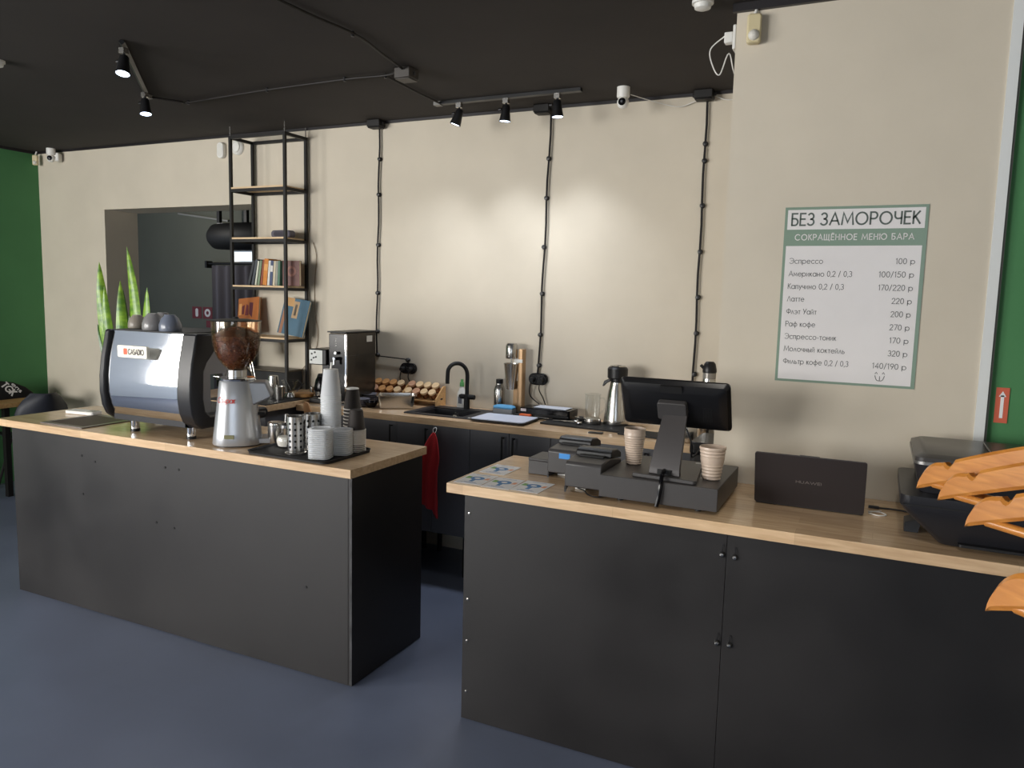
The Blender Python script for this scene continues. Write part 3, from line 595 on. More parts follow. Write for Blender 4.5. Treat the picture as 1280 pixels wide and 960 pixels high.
for (a, b), (_, d_) in zip(topc, botc):
    hh = max(.0008, (b-d_)/2); cz = (b+d_)/2; e = min(.0045, hh*.45)
    rings_.append([(a, -.0075, cz-hh+e), (a, -.0075+.003, cz-hh), (a, .0075-.003, cz-hh), (a, .0075, cz-hh+e), (a, .0075, cz+hh-e), (a, .0075-.003, cz+hh), (a, -.0075+.003, cz+hh), (a, -.0075, cz+hh-e)])
hm = mesh('hanger_arms', MB().loft(rings_), M_hang, 24)
bar_m = mesh('hanger_bar', MB().cyl((-.2, 0, -.111), (.2, 0, -.111), .0058, n=12), M_hang)
hook_m = mesh('hanger_hook', MB().tube(smoothpath([(0, 0, -.02), (0, 0, .03), (.016, 0, .05), (.012, 0, .075), (-.006, 0, .083), (-.02, 0, .072)], 6), .002, 8), M_steel)
labs = ['wooden hanger farthest from the camera, in front of the printer lid', 'second wooden hanger, just below the farthest one', 'third wooden hanger with a notch, across the printer body', 'wooden hanger of which only a sliver shows at the right edge', 'lowest wooden hanger, at the right edge below the worktop']
tips = [(.64, -3.098, 1.42, -45), (.663, -3.159, 1.42, -45), (.684, -3.284, 1.42, -44), (.722, -3.44, 1.42, -46), (.675, -3.571, 1.42, -46)]
for lab, (x, y, z, rz) in zip(labs, tips):
    d = Vector((math.cos(R(rz)), math.sin(R(rz)), 0)); n = Vector((x, y, z+.125))+d*.222
    t = thing('coat_hanger', lab, 'hanger', n, rz, 'wooden coat hangers')
    link('arms', hm, None, t); link('trouser_bar', bar_m, None, t); link('hook', hook_m, None, t)

# ------------------------------------------------------------------ back counter
def cabinet(x0, x1, doors, lab):
    t = thing('base_cabinet', lab, 'cabinet', (x0, -.03, 0), group='charcoal base cabinets along the back wall')
    W = x1-x0
    for a, b, c, d, e, f, nm in ((.001, .017, -.46, 0, .27, .92, 'side'), (W-.017, W-.001, -.46, 0, .27, .92, 'side'), (.0175, W-.0175, -.46, 0, .27, .286, 'floor_board'), (.0175, W-.0175, -.012, 0, .287, .92, 'back')):
        part(nm, MB().box(a, b, c, d, e, f), M_cab, t)
    for x in (.06, W-.06): 
        for y in (-.4, -.06): part('leg', MB().cyl((x, y, .001), (x, y, .27), .016), M_black, t)
    n = len(doors)
    for i, h in enumerate(doors):
        a, b = W*i/n+.0015, W*(i+1)/n-.0015
        d = part('door', MB().box(a, b, -.48, -.4615, .272, .918), M_cab, t, bev=.001)
        hx = a+.032 if h == 'L' else b-.032
        part('handle', MB().cyl((hx, -.506, .72), (hx, -.506, .9), .0055, n=8).cyl((hx, -.48, .89), (hx, -.506, .89), .0045, n=8).cyl((hx, -.48, .73), (hx, -.506, .73), .0045, n=8), M_blackm, d)
cabinet(-2.5, -2.0, 'R', 'single-door charcoal cabinet left of the sink')
cabinet(-2.0, -1.5, 'RL', 'charcoal double-door cabinet under the sink with the red towel')
cabinet(-1.5, -1.0, 'RL', 'charcoal double-door cabinet under the white cutting board')
cabinet(-1.0, -.5, 'RL', 'charcoal double-door cabinet behind the receipt printers')
cabinet(-.5, -.212, 'L', 'narrow charcoal cabinet at the right end behind the monitor')
WB = MB().box(-2.755, -2.0, -.531, -.002, .922, ZT).box(-1.22, -.209, -.531, -.002, .922, ZT).box(-2.0, -1.22, -.531, -.445, .922, ZT).box(-2.0, -1.22, -.075, -.002, .922, ZT)
single('worktop', WB, M_top, 'long oak worktop along the back wall holding the sink', 'worktop')
M_sink = mat('black_granite', (40, 40, 44), .45, var=.25, scale=220)
sk = thing('kitchen_sink', 'black granite sink let into the back worktop', 'sink', (-1.61, -.26, ZT+.001))
part('rim', MB().box(-.388, .388, -.183, -.15, -.02, .006).box(-.388, .388, .1, .183, -.02, .006).box(-.388, -.34, -.15, .1, -.02, .006).box(.0, .388, -.15, .1, -.02, .006), M_sink, sk, bev=.003)
part('bowl', MB().box(-.34, -.328, -.15, .1, -.16, -.001).box(-.012, .0, -.15, .1, -.16, -.001).box(-.328, -.012, -.15, -.138, -.16, -.001).box(-.328, -.012, .088, .1, -.16, -.001).box(-.34, 0, -.15, .1, -.172, -.16), M_sink, sk)
part('overflow_ring', MB().lathe([(.01, .0), (.018, 0), (.018, .004), (.01, .004)], 18, closed=True).rot(90, 'x').move(-.17, .0878, -.03), M_steel, sk)
part('drain_knob', MB().lathe([(.001, .008), (.012, .007), (.014, 0), (.001, 0)], 18).move(-.04, -.166, .006), M_steel, sk)
part('label_plate', MB().prism(rr(.04, .014, .006), .0062, .008).move(.07, -.165, 0), M_white, sk)
fc = thing('kitchen_faucet', 'matt black gooseneck tap behind the sink', 'faucet', (-1.735, -.125, ZT+.0075))
part('spout', MB().tube(smoothpath([(0, 0, .0), (0, 0, .14), (0, 0, .22), (-.01, -.012, .262), (-.034, -.04, .288), (-.06, -.075, .285), (-.078, -.1, .255), (-.082, -.104, .2), (-.082, -.104, .165)], 6), .0125, 14), M_blackm, fc)
part('base', MB().cyl((0, 0, 0), (0, 0, .09), .019), M_blackm, fc)
part('lever', MB().cyl((-.045, 0, .078), (.055, 0, .078), .0155).cyl((-.055, 0, .082), (-.045, 0, .08), .009), M_blackm, fc, bev=.002)
sp = thing('soap_bottle', 'white soap bottle with a green cap behind the tap', 'bottle', (-1.808, -.06, ZT+.001))
part('bottle', MB().loft([gring(0, .028, .022), gring(.004, .031, .025), gring(.07, .031, .025), gring(.1, .026, .022), gring(.13, .014, .013), gring(.138, .013, .012)]), M_white, sp, smooth=60)
part('cap', MB().lathe([(.001, .139), (.015, .139), (.014, .165), (.009, .168), (.008, .185), (.001, .186)], 18), mat('green_cap', (92, 160, 92), .4), sp)
part('label', MB().box(-.012, .014, -.0262, -.0252, .03, .075), mat('dark_label', (90, 94, 104), .5), sp)
th = thing('steel_bottle', 'steel vacuum bottle with a black cap beside the milkshake mixer', 'bottle', (-1.545, -.05, ZT+.001))
part('body', MB().lathe([(.001, 0), (.034, 0), (.036, .004), (.036, .135), (.03, .158), (.023, .17), (.023, .176), (.001, .176)], 28), M_steel, th)
part('cap', MB().lathe([(.001, .177), (.021, .177), (.023, .182), (.022, .203), (.001, .206)], 24), M_black, th)
mx = thing('milkshake_mixer', 'tall milkshake mixer with a steel cup against the back wall', 'mixer', (-1.385, -.07, ZT+.001))
part('column', MB().prism(rr(.034, .05, .008), 0, .4), mat('wood_tone_column', (176, 142, 104), .3, metal=.3), mx)
part('base', MB().prism(rr(.16, .12, .02), 0, .022).move(-.03, -.01, 0), M_black, mx)
part('motor_head', MB().lathe([(.001, .34), (.036, .34), (.038, .345), (.038, .42), (.03, .434), (.001, .436)], 26).move(-.062, -.02, 0), M_steel, mx)
part('arm', MB().box(-.04, .015, -.03, .0, .318, .338), M_white, mx)
part('spindle', MB().cyl((-.062, -.02, .2), (-.062, -.02, .339), .005), M_steel, mx)
part('cup', MB().lathe([(.001, .15), (.028, .15), (.046, .3), (.048, .31), (.046, .31), (.026, .154), (.001, .154)], 28).move(-.062, -.02, 0), M_steel, mx)
part('back_panel', MB().box(-.06, -.005, .012, .022, .0221, .2), mat('bronze_panel', (168, 134, 96), .35, metal=.4), mx)
sb = thing('sponge_caddy', 'grey box holding washing-up things behind the cutting board', 'box', (-1.445, -.165, ZT+.008))
part('box', MB().box(-.07, .06, -.035, .03, 0, .034), mat('grey_plastic', (132, 134, 136), .5), sb, bev=.004)
single('blue_cloth', MB().loft([[(x, y, z) for x, y in rr(w_, d_, .015)] for w_, d_, z in ((.13, .06, 0), (.135, .064, .008), (.12, .056, .016), (.09, .04, .02))]), mat('blue_cloth', (96, 160, 204), .9, bump=.4, bscale=60), 'folded blue cloth on top of the grey box', 'cloth', (-1.45, -.168, ZT+.0425))
vs = thing('vacuum_sealer', 'flat black appliance with a pale sheet on top against the back wall', 'appliance', (-1.175, -.125, ZT+.001))
part('body', MB().prism(rr(.32, .15, .015), 0.002, .062), M_blackgl, vs, bev=.004)
part('front_strip', MB().box(-.155, .155, -.0775, -.0755, .02, .03), M_blackm, vs)
part('label', MB().box(-.15, -.115, -.0775, -.0755, .04, .056), mat('label_white', (206, 200, 200), .5), vs)
single('paper_sheet', MB().box(-.1, .11, -.055, .05, 0, .002), mat('blue_white_sheet', (206, 212, 224), .5), 'pale sheet lying on the flat black appliance', 'paper', (-1.155, -.12, ZT+.065), -2)
cb = thing('cutting_board', 'white cutting board with a black rim overlapping the sink', 'cutting board', (-1.352, -.363, ZT+.008), 1)
part('rim', MB().prism(rr(.345, .25, .025), 0, .007), M_blackm, cb)
part('board', MB().prism(rr(.33, .235, .02), .0072, .011), mat('white_board', (206, 212, 228), .4), cb)
kn = thing('kitchen_knife', 'knife with an orange and black handle behind the cutting board', 'knife', (-1.295, -.215, ZT+.012), -4)
part('grip', MB().box(-.075, -.03, -.01, .01, 0, .014), M_black, kn, bev=.004)
part('handle', MB().box(-.03, .045, -.012, .012, 0, .016), mat('orange_plastic', (226, 104, 52), .4), kn, bev=.005)
part('blade', MB().prism([(.046, -.011), (.17, -.008), (.185, .006), (.046, .011)], .003, .006), M_steel, kn)
single('drying_mat', MB().prism(rr(.5, .24, .02), 0, .008), M_blackm, 'black drying mat under the glass jug and thermos jug', 'mat', (-.885, -.245, ZT+.001), -4)
zm = ZT+.01
for k, (x, y, a, lab) in enumerate(((-1.02, -.25, 15, 'steel fork lying on the drying mat nearest the knife'), (-.985, -.27, -12, 'steel spoon lying in the middle of the drying mat cutlery'), (-.96, -.24, 30, 'steel spoon lying on the drying mat nearest the glass jug'))):
    single('cutlery', MB().tube([(-.07, 0, .004), (0, 0, .006), (.05, 0, .006)], [.003, .0025, .002]).sphere((.065, 0, .008), .02, 12, 6, .35), M_steel, lab, 'cutlery', (x, y, zm), a, 'cutlery on the drying mat')
single('steel_strainer', MB().lathe([(.001, 0), (.018, .004), (.028, .016), (.03, .03), (.028, .03), (.016, .008), (.001, .004)], 22), M_steel, 'small steel strainer cup beside the glass jug', 'strainer', (-.945, -.21, zm))
gj = thing('glass_jug', 'clear glass measuring jug on a steel base on the drying mat', 'jug', (-.868, -.215, zm))
jp = [(.04, .034), (.043, .05), (.044, .165), (.048, .17)]
part('jar', MB().lathe(jp+[(r-.002, z) for r, z in reversed(jp)], 28, closed=True), M_glass, gj)
part('base', MB().lathe([(.001, 0), (.05, 0), (.052, .006), (.05, .03), (.042, .034), (.001, .034)], 28), M_steel, gj)
part('handle', MB().tube(smoothpath([(.043, 0, .15), (.07, 0, .145), (.075, 0, .1), (.044, 0, .06)], 5), .005), M_glass, gj)
tj = thing('thermos_jug', 'conical steel thermos jug with a black lid and handle', 'thermos', (-.745, -.16, zm))
part('body', MB().lathe([(.001, 0), (.071, 0), (.073, .006), (.07, .03), (.05, .19), (.04, .225), (.038, .24), (.001, .24)], 32), M_steel, tj)
part('lid', MB().lathe([(.001, .262), (.052, .262), (.057, .268), (.058, .318), (.05, .328), (.03, .33), (.001, .33)], 30).cyl((0, 0, .24), (0, 0, .262), .036), M_black, tj)
part('lid_ring', MB().lathe([(.02, .3305), (.046, .3305), (.044, .336), (.022, .336)], 28, closed=True), M_steel, tj)
part('spout', MB().prism([(-.04, .262), (-.075, .245), (-.085, .215), (-.078, .213), (-.062, .232), (-.036, .245)], -.012, .012, 'y'), M_black, tj, bev=.003)
part('handle', MB().prism([(.03, .262), (.09, .262), (.1, .25), (.1, .15), (.08, .145), (.062, .15), (.062, .23), (.03, .245)], -.014, .014, 'y').rot(15), M_black, tj, bev=.004)
single('flat_phone', MB().prism(rr(.08, .03, .005), 0, .006), M_black, 'small flat black gadget lying at the worktop edge', 'gadget', (-.76, -.46, ZT+.001), 8)
single('black_tray', MB().prism(rr(.3, .16, .02), 0, .008), M_blackm, 'small black tray behind the left ribbed cups', 'tray', (-.5, -.36, ZT+.001), -3)
single('steel_canister', MB().lathe([(.001, 0), (.05, 0), (.052, .005), (.052, .075), (.05, .08), (.001, .08)], 28), M_steel, 'steel canister at the right end of the back worktop', 'canister', (-.28, -.42, ZT+.001))
bt = thing('shaker_bottle', 'tall bottle with a black flip lid half hidden behind the monitor', 'bottle', (-.215, -.25, ZT+.001))
part('body', MB().lathe([(.001, 0), (.04, 0), (.042, .01), (.038, .27), (.034, .315), (.001, .315)], 26), M_steel, bt)
part('collar', MB().lathe([(.001, .316), (.034, .316), (.034, .345), (.001, .345)], 24), mat('clear_grey', (150, 146, 140), .2, metal=.4), bt)
part('lid', MB().lathe([(.001, .346), (.036, .346), (.037, .36), (.03, .392), (.02, .404), (.001, .406)], 24).cyl((-.03, -.01, .37), (-.045, -.014, .385), .008), M_black, bt)
bn = thing('waste_bin', 'narrow dark bin between the back worktop and the menu wall', 'bin', (-.105, -.6, .001))
part('bin', MB().prism(rr(.18, .3, .03), 0, .96), M_graph, bn)
part('lid', MB().prism(rr(.185, .305, .03), .961, 1.02), M_black, bn, bev=.01)

# red towel hung from a cabinet handle
tw = MB(); nx, nz = 14, 16; front = []
for side in (0, 1):
    for j in range(nz+1):
        t = j/nz; z = -.43*t
        for i in range(nx+1):
            s = i/nx-.5; wv = .012+.11*min(1, t*3.0)**.7
            x = s*wv*1.12-.028*min(1, t*2)+.0*t; zz = z - (.05*(s+.5) if t > .9 else 0) - .025*(s > .2)*t
            y = -.008-.012*math.sin(s*13+t*2)*min(1, t*2)-.012*math.sin(t*PI)
            tw.v.append((x, y+side*.004, zz))
k1 = nx+1
for side in (0, 1):
    o = side*(nz+1)*k1
    for j in range(nz):
        for i in range(nx):
            tw.f.append((o+j*k1+i, o+j*k1+i+1, o+(j+1)*k1+i+1, o+(j+1)*k1+i))
o2 = (nz+1)*k1
for j in range(nz):
    for i in (0, nx): tw.f.append((j*k1+i, (j+1)*k1+i, o2+(j+1)*k1+i, o2+j*k1+i))
for i in range(nx):
    for j in (0, nz): tw.f.append((j*k1+i, j*k1+i+1, o2+j*k1+i+1, o2+j*k1+i))
rt_ = thing('hanging_towel', 'red towel hanging from a cabinet handle between the counters', 'towel', (-1.712, -.552, .884))
part('cloth', tw, mat('red_towel', (214, 58, 64), .95, bump=.5, bscale=160), rt_, smooth=80)
part('hanging_loop', MB().tube(smoothpath([(-.006, 0, -.004), (-.008, 0, .02), (.004, .012, .028), (.01, .006, .014), (.004, 0, -.004)], 5), .0018, 6), M_white, rt_)

# spice rack with sixteen lidded jars
sr = thing('spice_rack', 'small stepped pine rack holding rows of jars', 'rack', (-2.23, -.068, ZT+.001))
part('shelf', MB().box(-.262, .262, -.06, -.0, .03, .036), M_rack, sr)
part('shelf', MB().box(-.262, .262, .002, .05, .07, .076), M_rack, sr)
part('back_board', MB().box(-.262, .262, .052, .058, 0, .11), M_rack, sr)
for x in (-.27, 0, .27):
    part('side_panel', MB().prism([(-.062, 0), (.058, 0), (.058, .125), (.03, .125), (-.062, .05)], x-.004, x+.004, 'x'), M_rack, sr)
part('slot_hole', MB().prism(rr(.03, .01, .004), .2741, .2746, 'x').move(0, .005, .045), M_blackm, sr)
jm = mesh('jar_body', MB().lathe([(.001, 0), (.021, 0), (.022, .003), (.022, .034), (.019, .038), (.001, .038)], 20).rot(38, 'x'), mat('spice_jar_glass', (120, 70, 40), .15, coat=.6))
lm = [mesh('jar_lid', MB().lathe([(.001, .0385), (.0245, .0385), (.0255, .042), (.0255, .052), (.024, .054), (.001, .054)], 20).rot(38, 'x'), wood('lid_wood_%d' % i, a, b, .6)) for i, (a, b) in enumerate((((196, 140, 84), (216, 164, 106)), ((216, 184, 140), (232, 206, 168)), ((186, 138, 108), (208, 166, 136))))]
for row in range(2):
    for k in range(8):
        x = -2.23+(-.225+.0605*k if k < 4 else .043+.0605*(k-4)); 
        t = thing('spice_jar', ('front' if row == 0 else 'rear')+'-row wooden-lidded spice jar, '+('first','second','third','fourth','fifth','sixth','seventh','eighth')[k]+' from the boiler', 'jar', (x, -.072 if row == 0 else -.028, ZT+(.0525 if row == 0 else .0925)), group='wooden-lidded jars in the spice rack')
        link('jar_body', jm, None, t); link('jar_lid', lm[(0 if k < 3 else 1) if (k+row) % 5 else 2], None, t)
pn = thing('steel_pan', 'rectangular steel gastro pan in front of the spice rack', 'pan', (-2.155, -.285, ZT+.001), 33)
part('pan', MB().loft([[(x, y, z) for x, y in rr(a, b, .025)] for a, b, z in ((.2, .125, 0), (.215, .14, .005), (.232, .152, .08), (.255, .172, .082), (.255, .172, .084), (.226, .146, .084), (.21, .135, .012), (.19, .115, .008))]), M_steel, pn, smooth=30)
M_plate = mat('dark_grey_stoneware', (112, 112, 122), .4, var=.1, scale=20)
plm = mesh('plate', MB().lathe([(.001, 0), (.04, 0), (.044, .003), (.062, .012), (.063, .0145), (.06, .0145), (.04, .006), (.001, .005)], 30), M_plate)
for k in range(5): tag(link('plate', plm, None, loc=(-2.42, -.2, ZT+.001+.0115*k)), ORD[4-k]+' dark grey saucer from the top of the stack by the boiler', 'plate', 'taller stack of dark saucers')
for k in range(4): tag(link('plate', plm, None, loc=(-2.378, -.365, ZT+.001+.0115*k)), ORD[3-k]+' dark grey saucer from the top of the stack at the worktop edge', 'plate', 'front stack of dark saucers')
single('black_bowl', MB().lathe([(.001, 0), (.025, 0), (.045, .03), (.046, .034), (.043, .034), (.022, .005), (.001, .004)], 26), M_blackgl, 'small black bowl between the saucers and the steel pan', 'bowl', (-2.296, -.36, ZT+.001))

# boiler and filter coffee maker
bo = thing('water_boiler', 'tall narrow black and steel water boiler on the back worktop', 'water boiler', (-2.512, -.28, ZT+.001))
part('case', MB().box(-.068, .07, -.13, .17, .012, .462), mat('dark_bronze_case', (74, 68, 60), .25, metal=.6), bo, bev=.004)
part('front_panel', MB().box(-.068, .066, -.142, -.131, .03, .455), M_blackgl, bo, bev=.003)
part('corner_strip', MB().box(.055, .0715, -.1425, -.1315, .03, .455), M_chrome, bo, bev=.003)
part('top_cap', MB().box(-.075, .074, -.15, .172, .463, .472), M_black, bo, bev=.002)
part('base', MB().box(-.07, .07, -.14, .17, 0, .0115), M_black, bo)
part('tap', MB().cyl((.0, -.143, .3), (.0, -.18, .3), .011).cyl((.0, -.175, .3), (.0, -.178, .262), .008), M_chrome, bo)
part('knob', MB().cyl((-.0, -.143, .335), (-.0, -.165, .335), .009), M_chrome, bo)
for k in range(4): part('indicator', MB().box(-.016, -.006, -.1435, -.1425, .38+k*.014, .385+k*.014), M_white, bo)
part('rating_label', MB().box(.0702, .0708, .07, .13, .4, .44), mat('label_grey', (186, 182, 172), .5), bo)
part('side_seam', MB().box(.0702, .0706, -.12, .15, .318, .321), M_blackm, bo)
ck = thing('coffee_maker', 'filter coffee maker with a glass carafe left of the boiler', 'coffee maker', (-2.672, -.33, ZT+.001))
part('head', MB().box(-.07, .07, -.09, .1, .25, .352), M_black, ck, bev=.006)
part('control_panel', MB().box(-.066, .04, -.0925, -.0905, .256, .345), mat('dull_steel', (150, 152, 150), .45, metal=.9), ck)
for x, z in ((-.045, .32), (-.02, .33), (-.03, .295), (-.048, .28), (-.012, .3)): part('button', MB().cyl((x, -.0926, z), (x, -.096, z), .006, n=10), M_black, ck)
part('rear_column', MB().box(-.068, .068, .04, .1, .03, .25), M_black, ck)
part('base', MB().box(-.07, .07, -.09, .1, 0, .03), M_black, ck, bev=.004)
part('hot_plate', MB().cyl((0, -.03, .0305), (0, -.03, .036), .052), M_steel, ck)
cp = [(.05, .037), (.058, .06), (.062, .1), (.052, .15), (.042, .17)]
part('carafe', MB().lathe(cp+[(r-.003, z) for r, z in reversed(cp)], 28, closed=True).move(0, -.03, 0), M_blackgl, ck)
part('carafe_band', MB().lathe([(.056, .048), (.0605, .05), (.063, .075), (.058, .075)], 28, closed=True).move(0, -.03, 0), M_steel, ck)
part('carafe_lid', MB().lathe([(.001, .19), (.035, .188), (.044, .171), (.001, .171)], 24).move(0, -.03, 0), M_black, ck)

# ------------------------------------------------------------------ side counter behind the machine
sc = thing('side_counter', 'dark side counter with an oak edge behind the coffee grinder', 'counter', (-3.19, -.41, 0))
part('top', MB().box(-.43, .43, -.39, .39, .942, .98), M_top, sc, bev=.002)
part('body', MB().box(-.41, .4, -.36, .38, .004, .94), M_cab, sc)
zs = .981
single('counter_mat', MB().prism(rr(.5, .5, .01), 0, .004), M_blackm, 'black mat covering the front of the side counter', 'mat', (-3.02, -.54, zs))
zk = zs+.005
for x, y, h, lab in ((-2.925, -.55, .15, 'taller steel shaker cup beside the grinder head'), (-2.865, -.56, .085, 'shorter steel shaker cup standing at the taller one')):
    single('shaker_cup', MB().lathe([(.001, 0), (.027, 0), (.03, .003), (.042 if h > .1 else .036, h), (.04 if h > .1 else .034, h), (.027, .006), (.001, .005)] if h < .1 else [(.04, 0), (.042, .004), (.03, h-.003), (.027, h), (.001, h), (.001, h-.004), (.026, h-.004), (.038, .002)], 28), M_steel, lab, 'shaker cup', (x, y, zk))
gl = thing('glass_dripper', 'clear glass coffee dripper on the side counter', 'dripper', (-2.885, -.44, zk))
gp = [(.02, .03), (.024, .05), (.055, .11), (.056, .112)]
part('cone', MB().lathe(gp+[(r-.002, z) for r, z in reversed(gp)], 28, closed=True), M_glass, gl)
part('foot', MB().lathe([(.018, 0), (.04, 0), (.04, .004), (.02, .03), (.016, .03)], 24, closed=True), M_steel, gl)
part('stirrer', MB().tube([(-.03, -.01, .12), (.012, -.004, .045)], .003), M_steel, gl)
single('round_board', MB().lathe([(.001, 0), (.058, 0), (.062, .004), (.062, .02), (.058, .024), (.001, .024)], 32), wood('round_beech', (196, 138, 78), (220, 166, 104), .5), 'thick round wooden board at the edge of the side counter', 'board', (-2.835, -.36, zk))
single('steel_tins', MB().lathe([(.001, 0), (.03, 0), (.032, .004), (.032, .05), (.03, .052), (.001, .054)], 22), M_steel, 'small steel tin behind the round wooden board', 'tin', (-2.87, -.22, zk))
single('spice_mill', MB().lathe([(.001, 0), (.022, 0), (.022, .04), (.016, .05), (.022, .06), (.018, .08), (.001, .085)], 20), M_chrome, 'small chrome mill behind the round wooden board', 'mill', (-2.80, -.24, zk))
ov = thing('tabletop_oven', 'low black appliance under the hanging shelf', 'appliance', (-3.3, -.14, zs+.004))
part('case', MB().box(-.22, .18, -.085, .095, 0, .13), M_blackm, ov, bev=.005)
part('top_plate', MB().box(-.22, .18, -.085, .095, .1305, .142), mat('dark_olive_metal', (70, 62, 50), .4, metal=.4), ov)
dl = thing('desk_lamp', 'small black lamp head on thin rods behind the hopper', 'lamp', (-3.36, -.3, zs+.001))
part('base', MB().cyl((0, 0, 0), (0, 0, .015), .05), M_black, dl)
part('rod', MB().tube([(.06, 0, .02), (-.0, .0, .25)], .003), M_steel, dl)
part('rod', MB().tube([(.035, 0, .02), (-.022, .0, .25)], .003), M_steel, dl)
part('head', MB().prism([(-.08, .24), (.03, .235), (.035, .26), (.02, .34), (.0, .37), (-.05, .375), (-.08, .36)], -.04, .04, 'y'), M_black, dl, bev=.012)
single('cable_bundle', MB().tube(smoothpath([(0, 0, 0), (.03, .02, .05), (-.02, .03, .07), (-.03, .0, .03), (.02, -.02, .02), (.05, .02, .06)], 6), .003), M_black, 'loose black cable bundle beside the low black appliance', 'cable', (-3.04, -.2, zs+.006))

# plant
pt = thing('snake_plant', 'snake plant with upright green leaves behind the espresso machine', 'plant', (-3.86, -.9, 0))
part('stool', MB().cyl((0, 0, .78), (0, 0, .8), .13, n=24).cyl((.07, .07, 0), (.07, .07, .78), .014).cyl((-.07, .07, 0), (-.07, .07, .78), .014).cyl((.07, -.07, 0), (.07, -.07, .78), .014).cyl((-.07, -.07, 0), (-.07, -.07, .78), .014), M_iron, pt)
part('pot', MB().lathe([(.001, .801), (.075, .801), (.1, .97), (.104, .975), (.104, .99), (.096, .99), (.094, .97), (.001, .965)], 28), mat('terracotta_grey', (120, 116, 110), .7), pt)
def leafmat():
    m = mat('snake_leaf_lit', (96, 142, 34), .4, coat=.15); nt = m.node_tree; b = nt.nodes['Principled BSDF']
    tc = nt.nodes.new('ShaderNodeTexCoord'); mp_ = nt.nodes.new('ShaderNodeMapping'); mp_.inputs['Scale'].default_value = (5, 5, 9); nt.links.new(tc.outputs['Object'], mp_.inputs['Vector'])
    n = nt.nodes.new('ShaderNodeTexNoise'); n.inputs['Scale'].default_value = 3; n.inputs['Detail'].default_value = 5; nt.links.new(mp_.outputs[0], n.inputs['Vector'])
    cr = nt.nodes.new('ShaderNodeValToRGB'); cr.color_ramp.elements[0].color = lin((76, 120, 34)); cr.color_ramp.elements[1].color = lin((140, 178, 56)); cr.color_ramp.elements[0].position = .35; cr.color_ramp.elements[1].position = .65
    nt.links.new(n.outputs['Fac'], cr.inputs[0]); nt.links.new(cr.outputs[0], b.inputs['Base Color'])
    return m
M_leaf_lit = leafmat()  # brighter copy: daylight on the lit leaves is put into this colour
M_leafd = mat('snake_leaf_dark', (58, 96, 34), .4, var=.35, scale=9, stretch=(5, 5, 9), coat=.15)  # darker green copy for the leaves among the lit ones
def leaf(dx, dy, tipx, tipy, ztip, wmax, tw0, z0=.965, bend=0, dark=False):
    r = []; n = 14
    for i in range(n+1):
        t = i/n; x = dx+(tipx-dx)*t**1.3+bend*math.sin(PI*t); y = dy+(tipy-dy)*t; z = z0+(ztip-z0)*t
        ww = 1.25*wmax*(.4+.6*math.sin(min(1, t*1.5+.1)*PI*.5))*(1-t**3.2)**.9+.0008; a = tw0+t*.7
        ca, sa = math.cos(a), math.sin(a); th_ = .003*(1-t)+.0006
        prof = [(-1, .35), (-.5, 0), (0, -.18), (.5, 0), (1, .35)]
        r.append([(x+ww*u*ca-ww*(v+.0)*sa*.6, y+ww*u*sa+ww*v*ca*.6, z) for u, v in prof]+[(x+ww*u*ca-(ww*v+th_/.6)*sa*.6, y+ww*u*sa+(ww*v+th_/.6)*ca*.6, z) for u, v in reversed(prof)])
    part('leaf', MB().loft(r), M_leafd if dark else M_leaf_lit, pt, smooth=60)
for a in ((-.07, .0, -.245, .02, 1.84, .04, .2, .965, -.05), (.04, .0, .05, .0, 1.935, .036, -.2, .965, .06), (.03, -.04, .03, -.04, 1.72, .034, .3, .965, 0), (.07, .02, .2, .02, 1.68, .036, -.4, .965, .03),
          (-.03, .03, -.06, .05, 1.66, .03, .5, .965, 0, True), (-.06, -.03, -.15, -.02, 1.68, .03, .1, .965, -.02), (-.08, .02, -.255, .0, 1.43, .026, .3, .965, -.03, True), (.0, .05, -.02, .06, 1.5, .03, 0, .965, 0, True), (.05, .04, .0, .05, 1.56, .03, .8, .965, .02)): leaf(*a)

# ------------------------------------------------------------------ hanging shelf with books
sh = thing('hanging_shelf', 'tall black metal shelf with plywood boards hung from the ceiling', 'shelf', (-3.338, -.13, 0))
hw, hd = .243, .105; q = .0095
for sx in (-1, 1):
    for sy in (-1, 1): part('post', MB().box(sx*hw-q, sx*hw+q, sy*hd-q, sy*hd+q, .982 if not (sx < 0 and 1) else .982, 2.735), M_iron, sh)
def frame(z):
    for sy in (-1, 1): part('rail', MB().box(-hw+q, hw-q, sy*hd-q, sy*hd+q, z-.02, z), M_iron, sh)
    for sx in (-1, 1): part('rail', MB().box(sx*hw-q, sx*hw+q, -hd+q, hd-q, z-.02, z), M_iron, sh)
frame(2.735)
LV = (2.375, 2.03, 1.7, 1.345)
for z in LV:
    frame(z)
    part('shelf_board', MB().box(-hw+q, hw-q, -hd-q, hd-q, z+.0005, z+.012), M_ply, sh)
for sx, sy in ((-1, -1), (1, -1), (1, 1)): part('suspension_rod', MB().cyl((sx*hw, sy*hd, 2.735), (sx*hw, sy*hd, HC-.001), .004), M_steel, sh)
spk = thing('bluetooth_speaker', 'small rounded grey speaker on the shelf above the books', 'speaker', (-3.2, -.14, LV[1]+.013))
part('body', MB().prism(rr(.17, .052, .022, cy=.026), -.03, .03, 'y'), mat('grey_speaker', (92, 88, 98), .6), spk, bev=.008)
part('grille', MB().prism(rr(.11, .032, .015, cy=.026), -.0335, -.0305, 'y'), mat('dark_mesh', (66, 62, 70), .8, bump=.4, bscale=400), spk)
